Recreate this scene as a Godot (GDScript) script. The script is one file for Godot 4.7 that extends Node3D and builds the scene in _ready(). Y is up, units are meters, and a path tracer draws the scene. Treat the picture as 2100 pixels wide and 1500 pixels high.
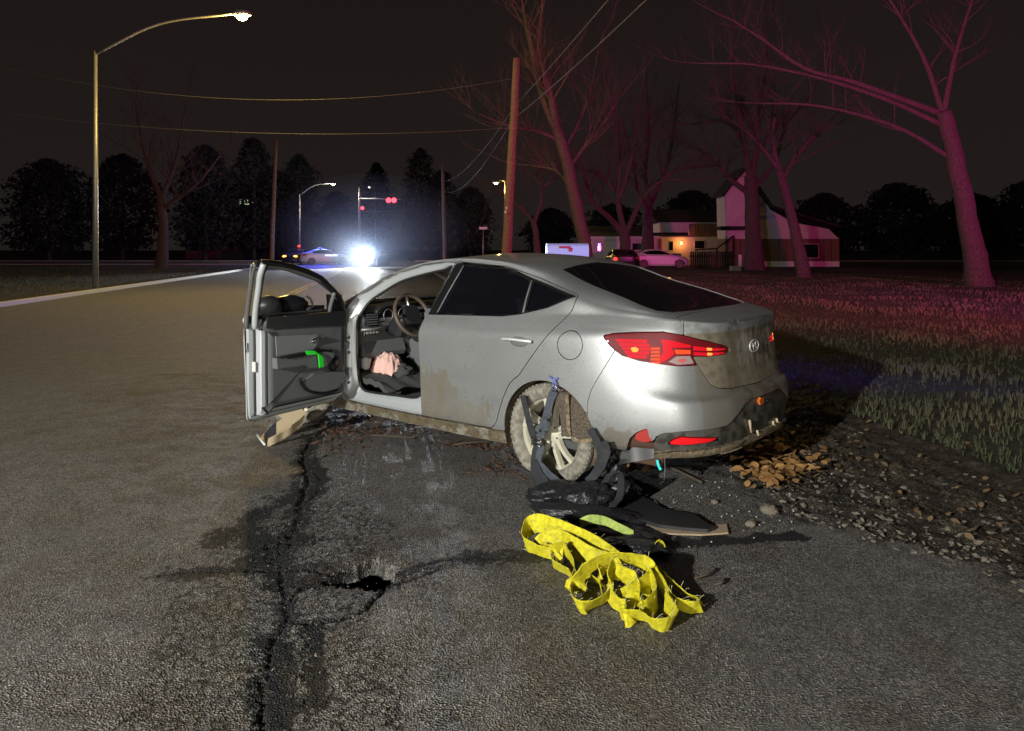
extends Node3D

# ---------------------------------------------------------------- measures
const EYE := 1.475            # height of the camera above the road
const FOCAL := 1505.0         # focal length in pixels of the 2100 x 1500 photograph
const CX := 1050.0
const CY := 510.0             # row of the horizon
const PATCH := [-4.3, 3.4, 1.35, 8.6]   # the finely modelled piece of ground: x0, x1, near, far

var M := {}
var rng := RandomNumberGenerator.new()
var used_names := {}
var noise := FastNoiseLite.new()
var fine := FastNoiseLite.new()
var cells := FastNoiseLite.new()

func _ready():
	rng.seed = 11
	noise.seed = 3; noise.frequency = 1.0; noise.noise_type = FastNoiseLite.TYPE_SIMPLEX_SMOOTH; noise.fractal_octaves = 3
	fine.seed = 8; fine.frequency = 1.0; fine.noise_type = FastNoiseLite.TYPE_SIMPLEX; fine.fractal_octaves = 2
	cells.seed = 5; cells.frequency = 1.0; cells.noise_type = FastNoiseLite.TYPE_CELLULAR; cells.cellular_return_type = FastNoiseLite.RETURN_DISTANCE2_SUB
	make_camera_and_sky()
	make_materials()
	scene_lights()
	make_ground()
	make_road_surroundings()
	make_sedan()
	make_things_at_wheel()
	make_debris()
	make_poles_and_wires()
	make_street_lights()
	make_trees()
	make_houses()
	make_far_traffic()
	make_verge()

# ---------------------------------------------------------------- camera, sky, lights
func make_camera_and_sky():
	var cam := Camera3D.new()
	cam.name = "camera"
	cam.projection = Camera3D.PROJECTION_FRUSTUM
	cam.near = 0.1
	cam.far = 900.0
	cam.size = 0.1 * 1500.0 / FOCAL
	cam.frustum_offset = Vector2(0, -0.1 * (750.0 - CY) / FOCAL)
	cam.position = Vector3(0, EYE, 0)
	add_child(cam)
	var we := WorldEnvironment.new()
	we.name = "world_environment"
	var e := Environment.new()
	e.background_mode = Environment.BG_SKY
	var sm := ProceduralSkyMaterial.new()
	sm.sky_top_color = Color(0.108, 0.078, 0.077)
	sm.sky_horizon_color = Color(0.132, 0.115, 0.108)
	sm.sky_curve = 0.18
	sm.ground_bottom_color = Color(0.05, 0.045, 0.04)
	sm.ground_horizon_color = Color(0.12, 0.11, 0.1)
	sm.sun_angle_max = 1.0
	var sky := Sky.new()
	sky.sky_material = sm
	e.sky = sky
	e.background_energy_multiplier = 1.0
	e.tonemap_mode = Environment.TONE_MAPPER_LINEAR
	e.tonemap_exposure = 1.0
	e.sdfgi_enabled = true
	e.ssao_enabled = true
	e.ssil_enabled = true
	e.volumetric_fog_enabled = true
	e.volumetric_fog_density = 0.0
	we.environment = e
	add_child(we)

const HEAD := 13.0
const ADDED_KEY_LAMP := 205.0
const FLASH_R := 760.0
const FLASH_B := 200.0

func scene_lights():
	# added lamp behind the left shoulder, unseen, put in to brighten road and car
	street_lamp("street_lamp", "added fill lamp on a curved arm behind the photographer, out of the picture", Vector3(-8.5, 0, 5.4), Vector3(-5.2, 3.7, 5.0), 3.9, .1, M.street_glow, .24, Color(1.0, .995, .97), ADDED_KEY_LAMP)
	# a patrol car behind the photographer, headlamps dipped, its roof bar dark
	var car := plain_sedan("patrol_car", "dark patrol car behind the photographer with headlamps lit", "car", Vector3(-1.3, 0, 8.2), deg_to_rad(86), M.dark_paint)
	patrol_bar(car, M.black_plastic, M.black_plastic)
	for z in [.6, -.6]:
		var st := builder()
		ellipsoid(st, Vector3(3.40, .66, z), Vector3(.05, .06, .13), 12, 8)
		commit(st, "headlamp_bulb", M.lamp_white, car)
		spot_lamp(car, "headlamp_light", Vector3(3.58, 0.66, z), Vector3(1, -0.03, 0.0), Color(1.0, 0.97, 0.93), HEAD, 34, 0.12)
	# a second patrol car on the verge at right, outside the frame: its flashers light the trees and houses
	car = plain_sedan("patrol_car", "white patrol car on the right verge outside the picture, roof bar flashing", "car", Vector3(16.0, 0, -1.0), deg_to_rad(104), M.white_car_paint)
	patrol_bar(car, M.flash_red, M.flash_blue)
	spot_lamp(car, "flasher_light", Vector3(1.0, 1.66, -.3), Vector3(1, .26, .02), Color(1.0, .26, .52), FLASH_R, 42, .2)
	spot_lamp(car, "flasher_light", Vector3(1.0, 1.66, .3), Vector3(1, .12, .10), Color(.42, .25, 1.0), FLASH_B, 24, .2)
	spot_lamp(car, "flasher_light", Vector3(1.0, 1.66, .1), Vector3(11.7, -.1, -12.9), Color(.40, .26, 1.0), 560.0, 9, .2)

func patrol_bar(car: Node3D, red: Material, blue: Material):
	var bar := thing_node("roof_bar", car)
	for k in 8:
		var m := builder()
		box(m, Vector3(0.13, 0.09, 0.13), Transform3D(Basis(), Vector3(0.75, 1.53, -0.49 + k * 0.14)))
		commit(m, "flasher_lamp", red if k < 4 else blue, bar)
	var mb := builder()
	box(mb, Vector3(0.2, 0.05, 1.2), Transform3D(Basis(), Vector3(0.75, 1.455, 0)))
	commit(mb, "bar_base", M.black_plastic, bar)

func spot_lamp(parent: Node3D, called: String, at: Vector3, towards: Vector3, color: Color, energy: float, angle: float, size: float):
	var l := SpotLight3D.new()
	l.name = called
	l.light_color = color
	l.light_energy = energy
	l.spot_angle = angle
	l.spot_angle_attenuation = 0.9
	l.spot_range = 140
	l.spot_attenuation = 2.0
	l.light_size = size
	l.shadow_enabled = true
	parent.add_child(l, true)
	l.transform = Transform3D(Basis.looking_at(towards.normalized(), Vector3.UP), at)

func omni(parent: Node3D, called: String, at: Vector3, color: Color, energy: float, size: float):
	var l := OmniLight3D.new()
	l.name = called
	l.light_color = color
	l.light_energy = energy
	l.omni_range = 120
	l.omni_attenuation = 2.0
	l.light_size = size
	l.shadow_enabled = true
	l.position = at
	parent.add_child(l, true)

# ---------------------------------------------------------------- naming
func numbered(called: String) -> String:
	var n: int = used_names.get(called, 0)
	used_names[called] = n + 1
	return called if n == 0 else "%s_%03d" % [called, n]

func tag(o: Node, label: String, category: String, group := "") -> Node:
	o.set_meta("label", label)
	o.set_meta("category", category)
	if group: o.set_meta("group", group)
	return o

func thing(called: String, label: String, category: String, at := Vector3.ZERO, turn := 0.0, group := "") -> Node3D:
	var o := Node3D.new()
	o.name = numbered(called)
	o.position = at
	o.rotation.y = turn
	tag(o, label, category, group)
	add_child(o)
	return o

func thing_node(called: String, parent: Node3D) -> Node3D:
	var o := Node3D.new()
	o.name = called
	parent.add_child(o, true)
	return o

func structure(o: Node) -> Node:
	o.set_meta("kind", "structure")
	return o

func stuff(o: Node) -> Node:
	o.set_meta("kind", "stuff")
	return o

# ---------------------------------------------------------------- mesh helpers
func builder() -> SurfaceTool:
	var st := SurfaceTool.new()
	st.begin(Mesh.PRIMITIVE_TRIANGLES)
	st.set_smooth_group(-1)
	return st

func commit(st: SurfaceTool, called: String, mat: Material, parent: Node = null) -> MeshInstance3D:
	st.generate_normals()
	var o := MeshInstance3D.new()
	o.mesh = st.commit()
	o.mesh.surface_set_material(0, mat)
	if parent == null:
		o.name = numbered(called)
		add_child(o)
	else:
		o.name = called
		parent.add_child(o, true)
	return o

func tri(st: SurfaceTool, a: Vector3, b: Vector3, c: Vector3):
	st.add_vertex(a); st.add_vertex(b); st.add_vertex(c)

func quad(st: SurfaceTool, a: Vector3, b: Vector3, c: Vector3, d: Vector3):
	tri(st, a, b, c); tri(st, a, c, d)

# chamfered box
func box(st: SurfaceTool, size: Vector3, xf := Transform3D(), ch := -1.0):
	var h := size * 0.5
	var c := minf(0.012, minf(size.x, minf(size.y, size.z)) * 0.18) if ch < 0 else ch
	st.set_smooth_group(-1)
	var f := []
	for ax in 3:
		for sg in [-1.0, 1.0]:
			var n := Vector3.ZERO; n[ax] = sg
			var u := Vector3.ZERO; u[(ax + 1) % 3] = 1.0
			var v := Vector3.ZERO; v[(ax + 2) % 3] = 1.0
			var hu: float = h[(ax + 1) % 3] - c
			var hv: float = h[(ax + 2) % 3] - c
			var o: Vector3 = n * h[ax]
			var q := [o - u * hu - v * hv, o + u * hu - v * hv, o + u * hu + v * hv, o - u * hu + v * hv]
			if sg > 0: q.reverse()
			quad(st, xf * q[0], xf * q[1], xf * q[2], xf * q[3])
	if c <= 0.0005: return
	for ax in 3:
		var b1 := (ax + 1) % 3
		var b2 := (ax + 2) % 3
		for s1 in [-1.0, 1.0]:
			for s2 in [-1.0, 1.0]:
				var p := []
				for e in [-1.0, 1.0]:
					var a := Vector3.ZERO; a[ax] = e * (h[ax] - c); a[b1] = s1 * h[b1]; a[b2] = s2 * (h[b2] - c)
					var b := Vector3.ZERO; b[ax] = e * (h[ax] - c); b[b1] = s1 * (h[b1] - c); b[b2] = s2 * h[b2]
					p.append(a); p.append(b)
				if s1 * s2 > 0: quad(st, xf * p[0], xf * p[2], xf * p[3], xf * p[1])
				else: quad(st, xf * p[1], xf * p[3], xf * p[2], xf * p[0])
	for sx in [-1.0, 1.0]:
		for sy in [-1.0, 1.0]:
			for sz in [-1.0, 1.0]:
				var a := Vector3(sx * h.x, sy * (h.y - c), sz * (h.z - c))
				var b := Vector3(sx * (h.x - c), sy * h.y, sz * (h.z - c))
				var d := Vector3(sx * (h.x - c), sy * (h.y - c), sz * h.z)
				if sx * sy * sz > 0: tri(st, xf * a, xf * d, xf * b)
				else: tri(st, xf * a, xf * b, xf * d)

func smooth_path(pts: Array, per: int, closed := false) -> Array:
	var out := []
	var n := pts.size()
	var segs := n if closed else n - 1
	for i in segs:
		var a = pts[(i - 1 + n) % n] if closed or i > 0 else pts[0] * 2.0 - pts[1]
		var b = pts[i]
		var c = pts[(i + 1) % n]
		var d = pts[(i + 2) % n] if closed or i + 2 < n else c * 2.0 - b
		for k in per:
			var t := float(k) / per
			var m1 = (c - a) * 0.5
			var m2 = (d - b) * 0.5
			var t2 := t * t
			var t3 := t2 * t
			out.append(b * (2 * t3 - 3 * t2 + 1) + m1 * (t3 - 2 * t2 + t) + c * (-2 * t3 + 3 * t2) + m2 * (t3 - t2))
	if not closed: out.append(pts[n - 1])
	return out

# round tube along points; radii a number or an array
func tube(st: SurfaceTool, pts: Array, radii, sides := 8, closed := false, caps := true, squash := 1.0):
	st.set_smooth_group(0)
	var n := pts.size()
	var rings := []
	var side := Vector3.ZERO
	for i in n:
		var t: Vector3
		if closed: t = pts[(i + 1) % n] - pts[(i - 1 + n) % n]
		else: t = pts[mini(i + 1, n - 1)] - pts[maxi(i - 1, 0)]
		t = t.normalized()
		if side == Vector3.ZERO:
			side = t.cross(Vector3.UP) if absf(t.y) < 0.9 else t.cross(Vector3.RIGHT)
		side = (side - t * side.dot(t)).normalized()
		var up := side.cross(t)
		var r: float = radii[i] if radii is Array else radii
		var ring := []
		for k in sides:
			var a := TAU * k / sides
			ring.append(pts[i] + side * cos(a) * r + up * sin(a) * r * squash)
		rings.append(ring)
	for i in (n if closed else n - 1):
		var r0: Array = rings[i]
		var r1: Array = rings[(i + 1) % n]
		for k in sides:
			var j := (k + 1) % sides
			quad(st, r0[k], r0[j], r1[j], r1[k])
	if caps and not closed:
		for k in range(1, sides - 1):
			tri(st, rings[0][0], rings[0][k + 1], rings[0][k])
			tri(st, rings[n - 1][0], rings[n - 1][k], rings[n - 1][k + 1])

# profile of (radius, along) turned round the local z axis of xf
func lathe(st: SurfaceTool, prof: Array, sides: int, xf: Transform3D, smooth := true, from := 0.0, to := TAU):
	st.set_smooth_group(0 if smooth else -1)
	for i in prof.size() - 1:
		for k in sides:
			var a := from + (to - from) * k / sides
			var b := from + (to - from) * (k + 1) / sides
			var p: Vector2 = prof[i]
			var q: Vector2 = prof[i + 1]
			quad(st, xf * Vector3(cos(a) * p.x, sin(a) * p.x, p.y), xf * Vector3(cos(b) * p.x, sin(b) * p.x, p.y), xf * Vector3(cos(b) * q.x, sin(b) * q.x, q.y), xf * Vector3(cos(a) * q.x, sin(a) * q.x, q.y))

func ellipsoid(st: SurfaceTool, at: Vector3, r: Vector3, seg := 14, rings := 9, bump := 0.0, seed_ := 0.0, basis_ := Basis()):
	st.set_smooth_group(0)
	var p := []
	for i in rings + 1:
		var row := []
		var th := PI * i / rings
		for k in seg:
			var ph := TAU * k / seg
			var d := Vector3(sin(th) * cos(ph), cos(th), sin(th) * sin(ph))
			var f := 1.0 + bump * noise.get_noise_3d(d.x * 1.3 + seed_, d.y * 1.3, d.z * 1.3 - seed_)
			row.append(at + basis_ * (d * r * f))
		p.append(row)
	for i in rings:
		for k in seg:
			var j := (k + 1) % seg
			if i > 0: tri(st, p[i][k], p[i][j], p[i + 1][j])
			if i < rings - 1: tri(st, p[i][k], p[i + 1][j], p[i + 1][k])

# ribbon of webbing: points with a width vector each, real thickness
func ribbon(st: SurfaceTool, pts: Array, wide: Array, thick: float):
	st.set_smooth_group(0)
	var n := pts.size()
	var rows := []
	for i in n:
		var t: Vector3 = (pts[mini(i + 1, n - 1)] - pts[maxi(i - 1, 0)]).normalized()
		var w: Vector3 = wide[i]
		var nn := w.cross(t).normalized() * thick * 0.5
		rows.append([pts[i] - w * 0.5 + nn, pts[i] + nn, pts[i] + w * 0.5 + nn, pts[i] + w * 0.5 - nn, pts[i] - nn, pts[i] - w * 0.5 - nn])
	for i in n - 1:
		for k in 6:
			st.set_smooth_group(0 if k in [0, 1] else 1 if k in [3, 4] else 2 if k == 2 else 3)
			var j := (k + 1) % 6
			quad(st, rows[i][k], rows[i][j], rows[i + 1][j], rows[i + 1][k])
	st.set_smooth_group(-1)
	for e in [0, n - 1]:
		quad(st, rows[e][0], rows[e][1], rows[e][4], rows[e][5])
		quad(st, rows[e][1], rows[e][2], rows[e][3], rows[e][4])

# polygon in a plane (xf: x, y in plane, extruded along z from z0 to z1)
func prism(st: SurfaceTool, poly: PackedVector2Array, z0: float, z1: float, xf := Transform3D()):
	st.set_smooth_group(-1)
	var idx := Geometry2D.triangulate_polygon(poly)
	for i in range(0, idx.size(), 3):
		var a := poly[idx[i]]
		var b := poly[idx[i + 1]]
		var c := poly[idx[i + 2]]
		if (b - a).cross(c - a) < 0:
			var s := b; b = c; c = s
		tri(st, xf * Vector3(a.x, a.y, z1), xf * Vector3(c.x, c.y, z1), xf * Vector3(b.x, b.y, z1))
		tri(st, xf * Vector3(a.x, a.y, z0), xf * Vector3(b.x, b.y, z0), xf * Vector3(c.x, c.y, z0))
	var ccw := not Geometry2D.is_polygon_clockwise(poly)
	for i in poly.size():
		var a := poly[i]
		var b := poly[(i + 1) % poly.size()]
		if not ccw:
			var s := a; a = b; b = s
		quad(st, xf * Vector3(a.x, a.y, z0), xf * Vector3(a.x, a.y, z1), xf * Vector3(b.x, b.y, z1), xf * Vector3(b.x, b.y, z0))

func v2(a: Array) -> PackedVector2Array:
	var out := PackedVector2Array()
	for i in range(0, a.size(), 2): out.append(Vector2(a[i], a[i + 1]))
	return out

# a direction in the photograph at a known depth, or at a known height
func at_depth(px: float, py: float, d: float) -> Vector3:
	return Vector3((px - CX) / FOCAL * d, EYE - (py - CY) / FOCAL * d, -d)

func on_level(px: float, py: float, y := 0.0) -> Vector3:
	var d := (EYE - y) * FOCAL / (py - CY)
	return Vector3((px - CX) / FOCAL * d, y, -d)

# ---------------------------------------------------------------- materials
func mat(called: String, r: float, g: float, b: float, rough := 0.7, metal := 0.0) -> StandardMaterial3D:
	var m := StandardMaterial3D.new()
	m.resource_name = called
	m.albedo_color = Color(r, g, b).linear_to_srgb()
	m.roughness = rough
	m.metallic = metal
	M[called] = m
	return m

func glow(called: String, r: float, g: float, b: float, energy: float) -> StandardMaterial3D:
	var m := mat(called, r * 0.25, g * 0.25, b * 0.25, 0.5)
	m.emission_enabled = true
	m.emission = Color(r, g, b).linear_to_srgb()
	m.emission_energy_multiplier = energy
	m.metallic_specular = 0.25
	return m

func noise_tex(freq: float, kind: int, size := 512, normal := false, bump := 4.0, octaves := 3, ramp: Array = [], ret := -1, sd := 1) -> NoiseTexture2D:
	var n := FastNoiseLite.new()
	n.noise_type = kind
	n.frequency = freq
	n.fractal_octaves = octaves
	n.seed = sd
	if ret >= 0: n.cellular_return_type = ret
	var t := NoiseTexture2D.new()
	t.width = size
	t.height = size
	t.seamless = true
	t.seamless_blend_skirt = 0.12
	t.noise = n
	t.generate_mipmaps = false
	if normal:
		t.as_normal_map = true
		t.bump_strength = bump
	if ramp:
		var g := Gradient.new()
		var off := PackedFloat32Array()
		var col := PackedColorArray()
		for r in ramp:
			off.append(r[0]); col.append(Color(r[1], r[1] if r.size() < 3 else r[2], r[1] if r.size() < 3 else r[3]))
		g.offsets = off
		g.colors = col
		t.color_ramp = g
	return t

func tri_planar(m: StandardMaterial3D, scale: float, world := true):
	m.uv1_triplanar = true
	m.uv1_world_triplanar = world
	m.uv1_scale = Vector3.ONE * scale

func make_materials():
	var S := FastNoiseLite.TYPE_SIMPLEX_SMOOTH
	var C := FastNoiseLite.TYPE_CELLULAR
	# asphalt: stones in a dark binder
	var a := mat("asphalt", 1, 1, 1, 0.78)
	a.vertex_color_use_as_albedo = true
	a.albedo_texture = noise_tex(0.2, C, 1024, false, 1, 1, [[0.0, 0.38], [0.25, 0.55], [0.5, 0.68], [0.8, 0.8], [0.93, 0.95], [1.0, 1.0]], FastNoiseLite.RETURN_CELL_VALUE, 4)
	a.normal_enabled = true
	a.normal_texture = noise_tex(0.2, C, 1024, true, 6.5, 1, [], FastNoiseLite.RETURN_DISTANCE, 4)
	a.normal_scale = 1.0
	a.roughness_texture = noise_tex(0.012, S, 512, false, 1, 4, [[0.0, 0.75], [0.5, 0.9], [1.0, 1.0]])
	tri_planar(a, 0.64)
	var ac := a.duplicate() as StandardMaterial3D
	ac.resource_name = "asphalt_far"
	ac.vertex_color_use_as_albedo = false
	ac.albedo_color = Color(0.25, 0.233, 0.209).linear_to_srgb()
	ac.roughness = 0.74
	M["asphalt_far"] = ac
	var gr := mat("ground_soil", 0.05, 0.04, 0.022, 0.95)
	gr.albedo_texture = noise_tex(0.02, S, 512, false, 1, 5, [[0.0, 0.5], [0.5, 0.85], [1.0, 1.0]])
	gr.normal_enabled = true
	gr.normal_texture = noise_tex(0.05, S, 512, true, 8.0, 5)
	tri_planar(gr, 0.7)
	var bl := mat("grass_blade", 1, 1, 1, 0.8)
	bl.vertex_color_use_as_albedo = true
	mat("concrete", 0.3, 0.28, 0.25, 0.9)
	mat("road_paint", 0.34, 0.26, 0.08, 0.8)
	# vehicle
	var p := mat("silver_paint", 1, 1, 1, 0.54, 0.66)
	p.vertex_color_use_as_albedo = true
	p.clearcoat_enabled = true
	p.clearcoat = 0.65
	p.clearcoat_roughness = 0.05
	p.roughness_texture = noise_tex(0.01, S, 512, false, 1, 5, [[0.0, 0.85], [0.45, 0.95], [0.6, 1.0], [1.0, 1.0]])
	p.albedo_texture = noise_tex(0.11, S, 1024, false, 1, 3, [[0.0, 1.0], [0.72, 1.0], [0.78, 0.85], [0.86, 0.6], [1.0, 0.45]], -1, 6)
	tri_planar(p, 0.8)
	var mp := mat("muddy_paint", 1, 1, 1, 0.62, 0.45)
	mp.vertex_color_use_as_albedo = true
	mp.albedo_texture = noise_tex(0.03, S, 512, false, 1, 5, [[0.0, 0.7], [0.4, 0.9], [0.6, 1.0], [1.0, 1.0]], -1, 6)
	tri_planar(mp, 0.9)
	mat("silver_dark", 0.2, 0.2, 0.19, 0.35, 0.5)
	mat("jamb_paint", 0.48, 0.51, 0.515, 0.38, 0.25)
	mat("black_trim", 0.008, 0.008, 0.009, 0.35)
	mat("black_plastic", 0.022, 0.022, 0.024, 0.45)
	mat("grey_plastic", 0.12, 0.128, 0.13, 0.6)
	mat("mid_plastic", 0.2, 0.21, 0.21, 0.65)
	mat("seal_rubber", 0.01, 0.01, 0.01, 0.6)
	var vl := mat("valance_plastic", 0.085, 0.078, 0.066, 0.38)
	vl.albedo_texture = noise_tex(0.03, S, 512, false, 1, 5, [[0.0, 0.35], [0.45, 0.7], [0.55, 1.0], [1.0, 1.0]], -1, 16)
	tri_planar(vl, 0.7)
	var mud := mat("mud", 0.22, 0.17, 0.105, 0.95)
	mud.albedo_texture = noise_tex(0.03, S, 512, false, 1, 5, [[0.0, 0.45], [0.45, 0.8], [0.6, 1.0], [1.0, 1.0]], -1, 9)
	mud.normal_enabled = true
	mud.normal_texture = noise_tex(0.05, S, 512, true, 6.0, 4)
	tri_planar(mud, 1.6)
	mat("chrome", 0.6, 0.6, 0.6, 0.12, 1.0)
	mat("badge_metal", 0.55, 0.55, 0.53, 0.4, 0.3)
	mat("satin_metal", 0.45, 0.42, 0.36, 0.32, 0.9)
	var tg := mat("tinted_glass", 0.004, 0.004, 0.006, 0.03)
	tg.transparency = BaseMaterial3D.TRANSPARENCY_ALPHA
	tg.albedo_color.a = 0.97
	var wg := mat("clear_glass", 0.02, 0.03, 0.03, 0.02)
	wg.transparency = BaseMaterial3D.TRANSPARENCY_ALPHA
	wg.albedo_color.a = 0.55
	var dg := mat("dark_glass", 0.004, 0.004, 0.006, 0.06)
	dg.metallic_specular = 0.6
	mat("lens_dark", 0.13, 0.004, 0.008, 0.6)
	var lc := mat("lens_cover", 0.25, 0.0, 0.01, 0.02)
	lc.metallic_specular = 0.3
	lc.transparency = BaseMaterial3D.TRANSPARENCY_ALPHA
	lc.albedo_color.a = 0.18
	var lr := mat("lens_red", 0.5, 0.012, 0.02, 0.1)
	lr.clearcoat_enabled = true
	glow("lamp_red", 1.0, 0.015, 0.03, 0.70)
	glow("lamp_hot", 1.0, 0.10, 0.025, 1.0)
	glow("lamp_bulb", 1.0, 0.42, 0.06, 1.5)
	glow("lamp_pink", 1.0, 0.22, 0.2, 0.45)
	mat("lamp_clear", 0.55, 0.5, 0.48, 0.1, 0.3)
	mat("reflector_red", 0.8, 0.012, 0.018, 0.25)
	var ty := mat("tyre", 0.25, 0.235, 0.19, 0.92)
	ty.albedo_texture = noise_tex(0.03, S, 512, false, 1, 5, [[0.0, 0.6], [0.45, 0.85], [0.6, 1.0], [1.0, 1.0]], -1, 19)
	tri_planar(ty, 1.5, false)
	mat("alloy", 0.5, 0.48, 0.37, 0.55, 0.15)
	mat("brake", 0.03, 0.025, 0.02, 0.6, 0.3)
	var fl := mat("felt_liner", 0.12, 0.095, 0.07, 0.98)
	fl.albedo_texture = noise_tex(0.06, S, 512, false, 1, 5, [[0.0, 0.35], [0.45, 0.75], [0.6, 1.0], [1.0, 1.0]], -1, 29)
	fl.normal_enabled = true
	fl.normal_texture = noise_tex(0.08, S, 512, true, 6.0, 4)
	tri_planar(fl, 2.5, false)
	mat("beige_plastic", 0.4, 0.32, 0.2, 0.75)
	# straps and cloth
	var web := noise_tex(0.2, C, 512, true, 3.0, 1, [], FastNoiseLite.RETURN_DISTANCE, 3)
	var stain := noise_tex(0.012, S, 512, false, 1, 5, [[0.0, 0.72], [0.42, 0.9], [0.58, 1.0], [1.0, 1.0]], -1, 41)
	for d in [["yellow_webbing", 0.60, 0.54, 0.012], ["black_webbing", 0.022, 0.024, 0.028], ["blue_grey_webbing", 0.06, 0.07, 0.088], ["lime_edging", 0.42, 0.55, 0.12]]:
		var w := mat(d[0], d[1], d[2], d[3], 0.75)
		w.albedo_texture = stain
		w.normal_enabled = true
		w.normal_texture = web
		tri_planar(w, 6.0, false)
	var bn := mat("black_nylon", 0.014, 0.014, 0.016, 0.38)
	bn.normal_enabled = true
	bn.normal_texture = noise_tex(0.03, S, 512, true, 9.0, 3)
	tri_planar(bn, 3.0, false)
	mat("yellow_thread", 0.75, 0.72, 0.35, 0.8)
	mat("blue_cord", 0.12, 0.15, 0.42, 0.6)
	mat("bright_green", 0.02, 0.80, 0.03, 0.45)
	mat("bright_cyan", 0.03, 0.62, 0.62, 0.45)
	mat("pink_cloth", 0.68, 0.44, 0.38, 0.9)
	mat("white_paper", 0.6, 0.6, 0.56, 0.8)
	var cp := mat("carpet", 0.075, 0.078, 0.076, 1.0)
	cp.normal_enabled = true
	cp.normal_texture = noise_tex(0.2, S, 512, true, 6.0, 3)
	tri_planar(cp, 3.0, false)
	mat("seat_cloth", 0.05, 0.05, 0.052, 0.95)
	mat("wheel_leather", 0.10, 0.075, 0.055, 0.5)
	mat("cardboard", 0.33, 0.25, 0.16, 0.9)
	mat("dark_rust", 0.07, 0.035, 0.02, 0.95)
	mat("red_plastic", 0.35, 0.03, 0.025, 0.5)
	mat("glint_orange", 0.6, 0.14, 0.02, 0.4)
	# other cars
	mat("white_car_paint", 0.62, 0.6, 0.6, 0.4, 0.1)
	mat("dark_paint", 0.012, 0.012, 0.016, 0.3, 0.2)
	glow("flash_red", 1.0, 0.03, 0.08, 4.0)
	glow("flash_blue", 0.12, 0.15, 1.0, 4.0)
	glow("lamp_white", 1.0, 0.97, 0.92, 6.0)
	glow("head_glow", 1.0, 1.0, 1.0, 60.0)
	glow("tail_glow", 1.0, 0.06, 0.04, 1.6)
	glow("amber_glow", 1.0, 0.42, 0.06, 3.5)
	glow("blue_white_glow", 0.7, 0.8, 1.0, 2.5)
	# roadside
	var wd := mat("pole_wood", 0.19, 0.14, 0.10, 0.95)
	wd.albedo_texture = noise_tex(0.02, S, 512, false, 1, 5, [[0.0, 0.5], [0.5, 0.85], [1.0, 1.0]], -1, 31)
	wd.uv1_triplanar = true
	wd.uv1_scale = Vector3(2, 0.5, 2)
	wd.normal_enabled = true
	wd.normal_texture = noise_tex(0.04, S, 512, true, 5.0, 4)
	var bk := mat("bark", 0.105, 0.08, 0.068, 0.97)
	bk.albedo_texture = wd.albedo_texture
	bk.normal_enabled = true
	bk.normal_texture = noise_tex(0.05, S, 512, true, 9.0, 4)
	bk.uv1_triplanar = true
	bk.uv1_scale = Vector3(1.3, 0.55, 1.3)
	mat("evergreen", 0.016, 0.02, 0.02, 0.95)
	mat("wire", 0.09, 0.085, 0.08, 0.5, 0.2)
	mat("grey_metal", 0.28, 0.27, 0.25, 0.5, 0.6)
	mat("white_enamel", 0.5, 0.5, 0.5, 0.4)
	mat("flag_red", 0.5, 0.02, 0.03, 0.5)
	glow("street_glow", 1.0, 0.86, 0.42, 40.0)
	glow("street_glow_small", 1.0, 0.82, 0.4, 26.0)
	glow("street_glow_white", 1.0, 0.95, 0.88, 9.0)
	glow("signal_red", 1.0, 0.03, 0.05, 8.0)
	glow("porch_glow", 1.0, 0.62, 0.2, 4.0)
	glow("window_glow", 0.75, 0.95, 0.6, 0.9)
	mat("siding", 0.5, 0.43, 0.42, 0.85)
	mat("siding_dark", 0.14, 0.09, 0.06, 0.9)
	mat("roof_shingle", 0.02, 0.019, 0.02, 0.95)
	mat("trim_white", 0.6, 0.58, 0.55, 0.7)
	mat("wood_door", 0.16, 0.10, 0.07, 0.8)
	mat("bin_blue", 0.02, 0.03, 0.16, 0.6)
	mat("fence_dark", 0.03, 0.025, 0.022, 0.9)
	mat("stone", 0.13, 0.11, 0.085, 0.9)
	mat("leaf_tan", 0.42, 0.24, 0.08, 0.85)
	mat("leaf_brown", 0.13, 0.085, 0.045, 0.9)
	mat("leaf_orange", 0.30, 0.16, 0.05, 0.85)
	mat("stick", 0.06, 0.045, 0.03, 0.95)
	mat("broken_glass", 0.35, 0.36, 0.35, 0.08)

# ---------------------------------------------------------------- ground
func road_right(d: float) -> float: return 2.4 - 0.165 * d
func road_left(d: float) -> float: return -9.8 - 0.165 * d

func seg_dist(p: Vector2, line: Array) -> float:
	var best := 9.0
	for i in line.size() - 1:
		var a: Vector2 = line[i]
		var b: Vector2 = line[i + 1]
		var ab := b - a
		var t := clampf((p - a).dot(ab) / maxf(ab.length_squared(), 1e-6), 0, 1)
		best = minf(best, p.distance_to(a + ab * t))
	return best

func ground_line(px: Array) -> Array:
	var out := []
	for i in range(0, px.size(), 2):
		var w := on_level(px[i], px[i + 1])
		out.append(Vector2(w.x, -w.z))
	return out

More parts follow.
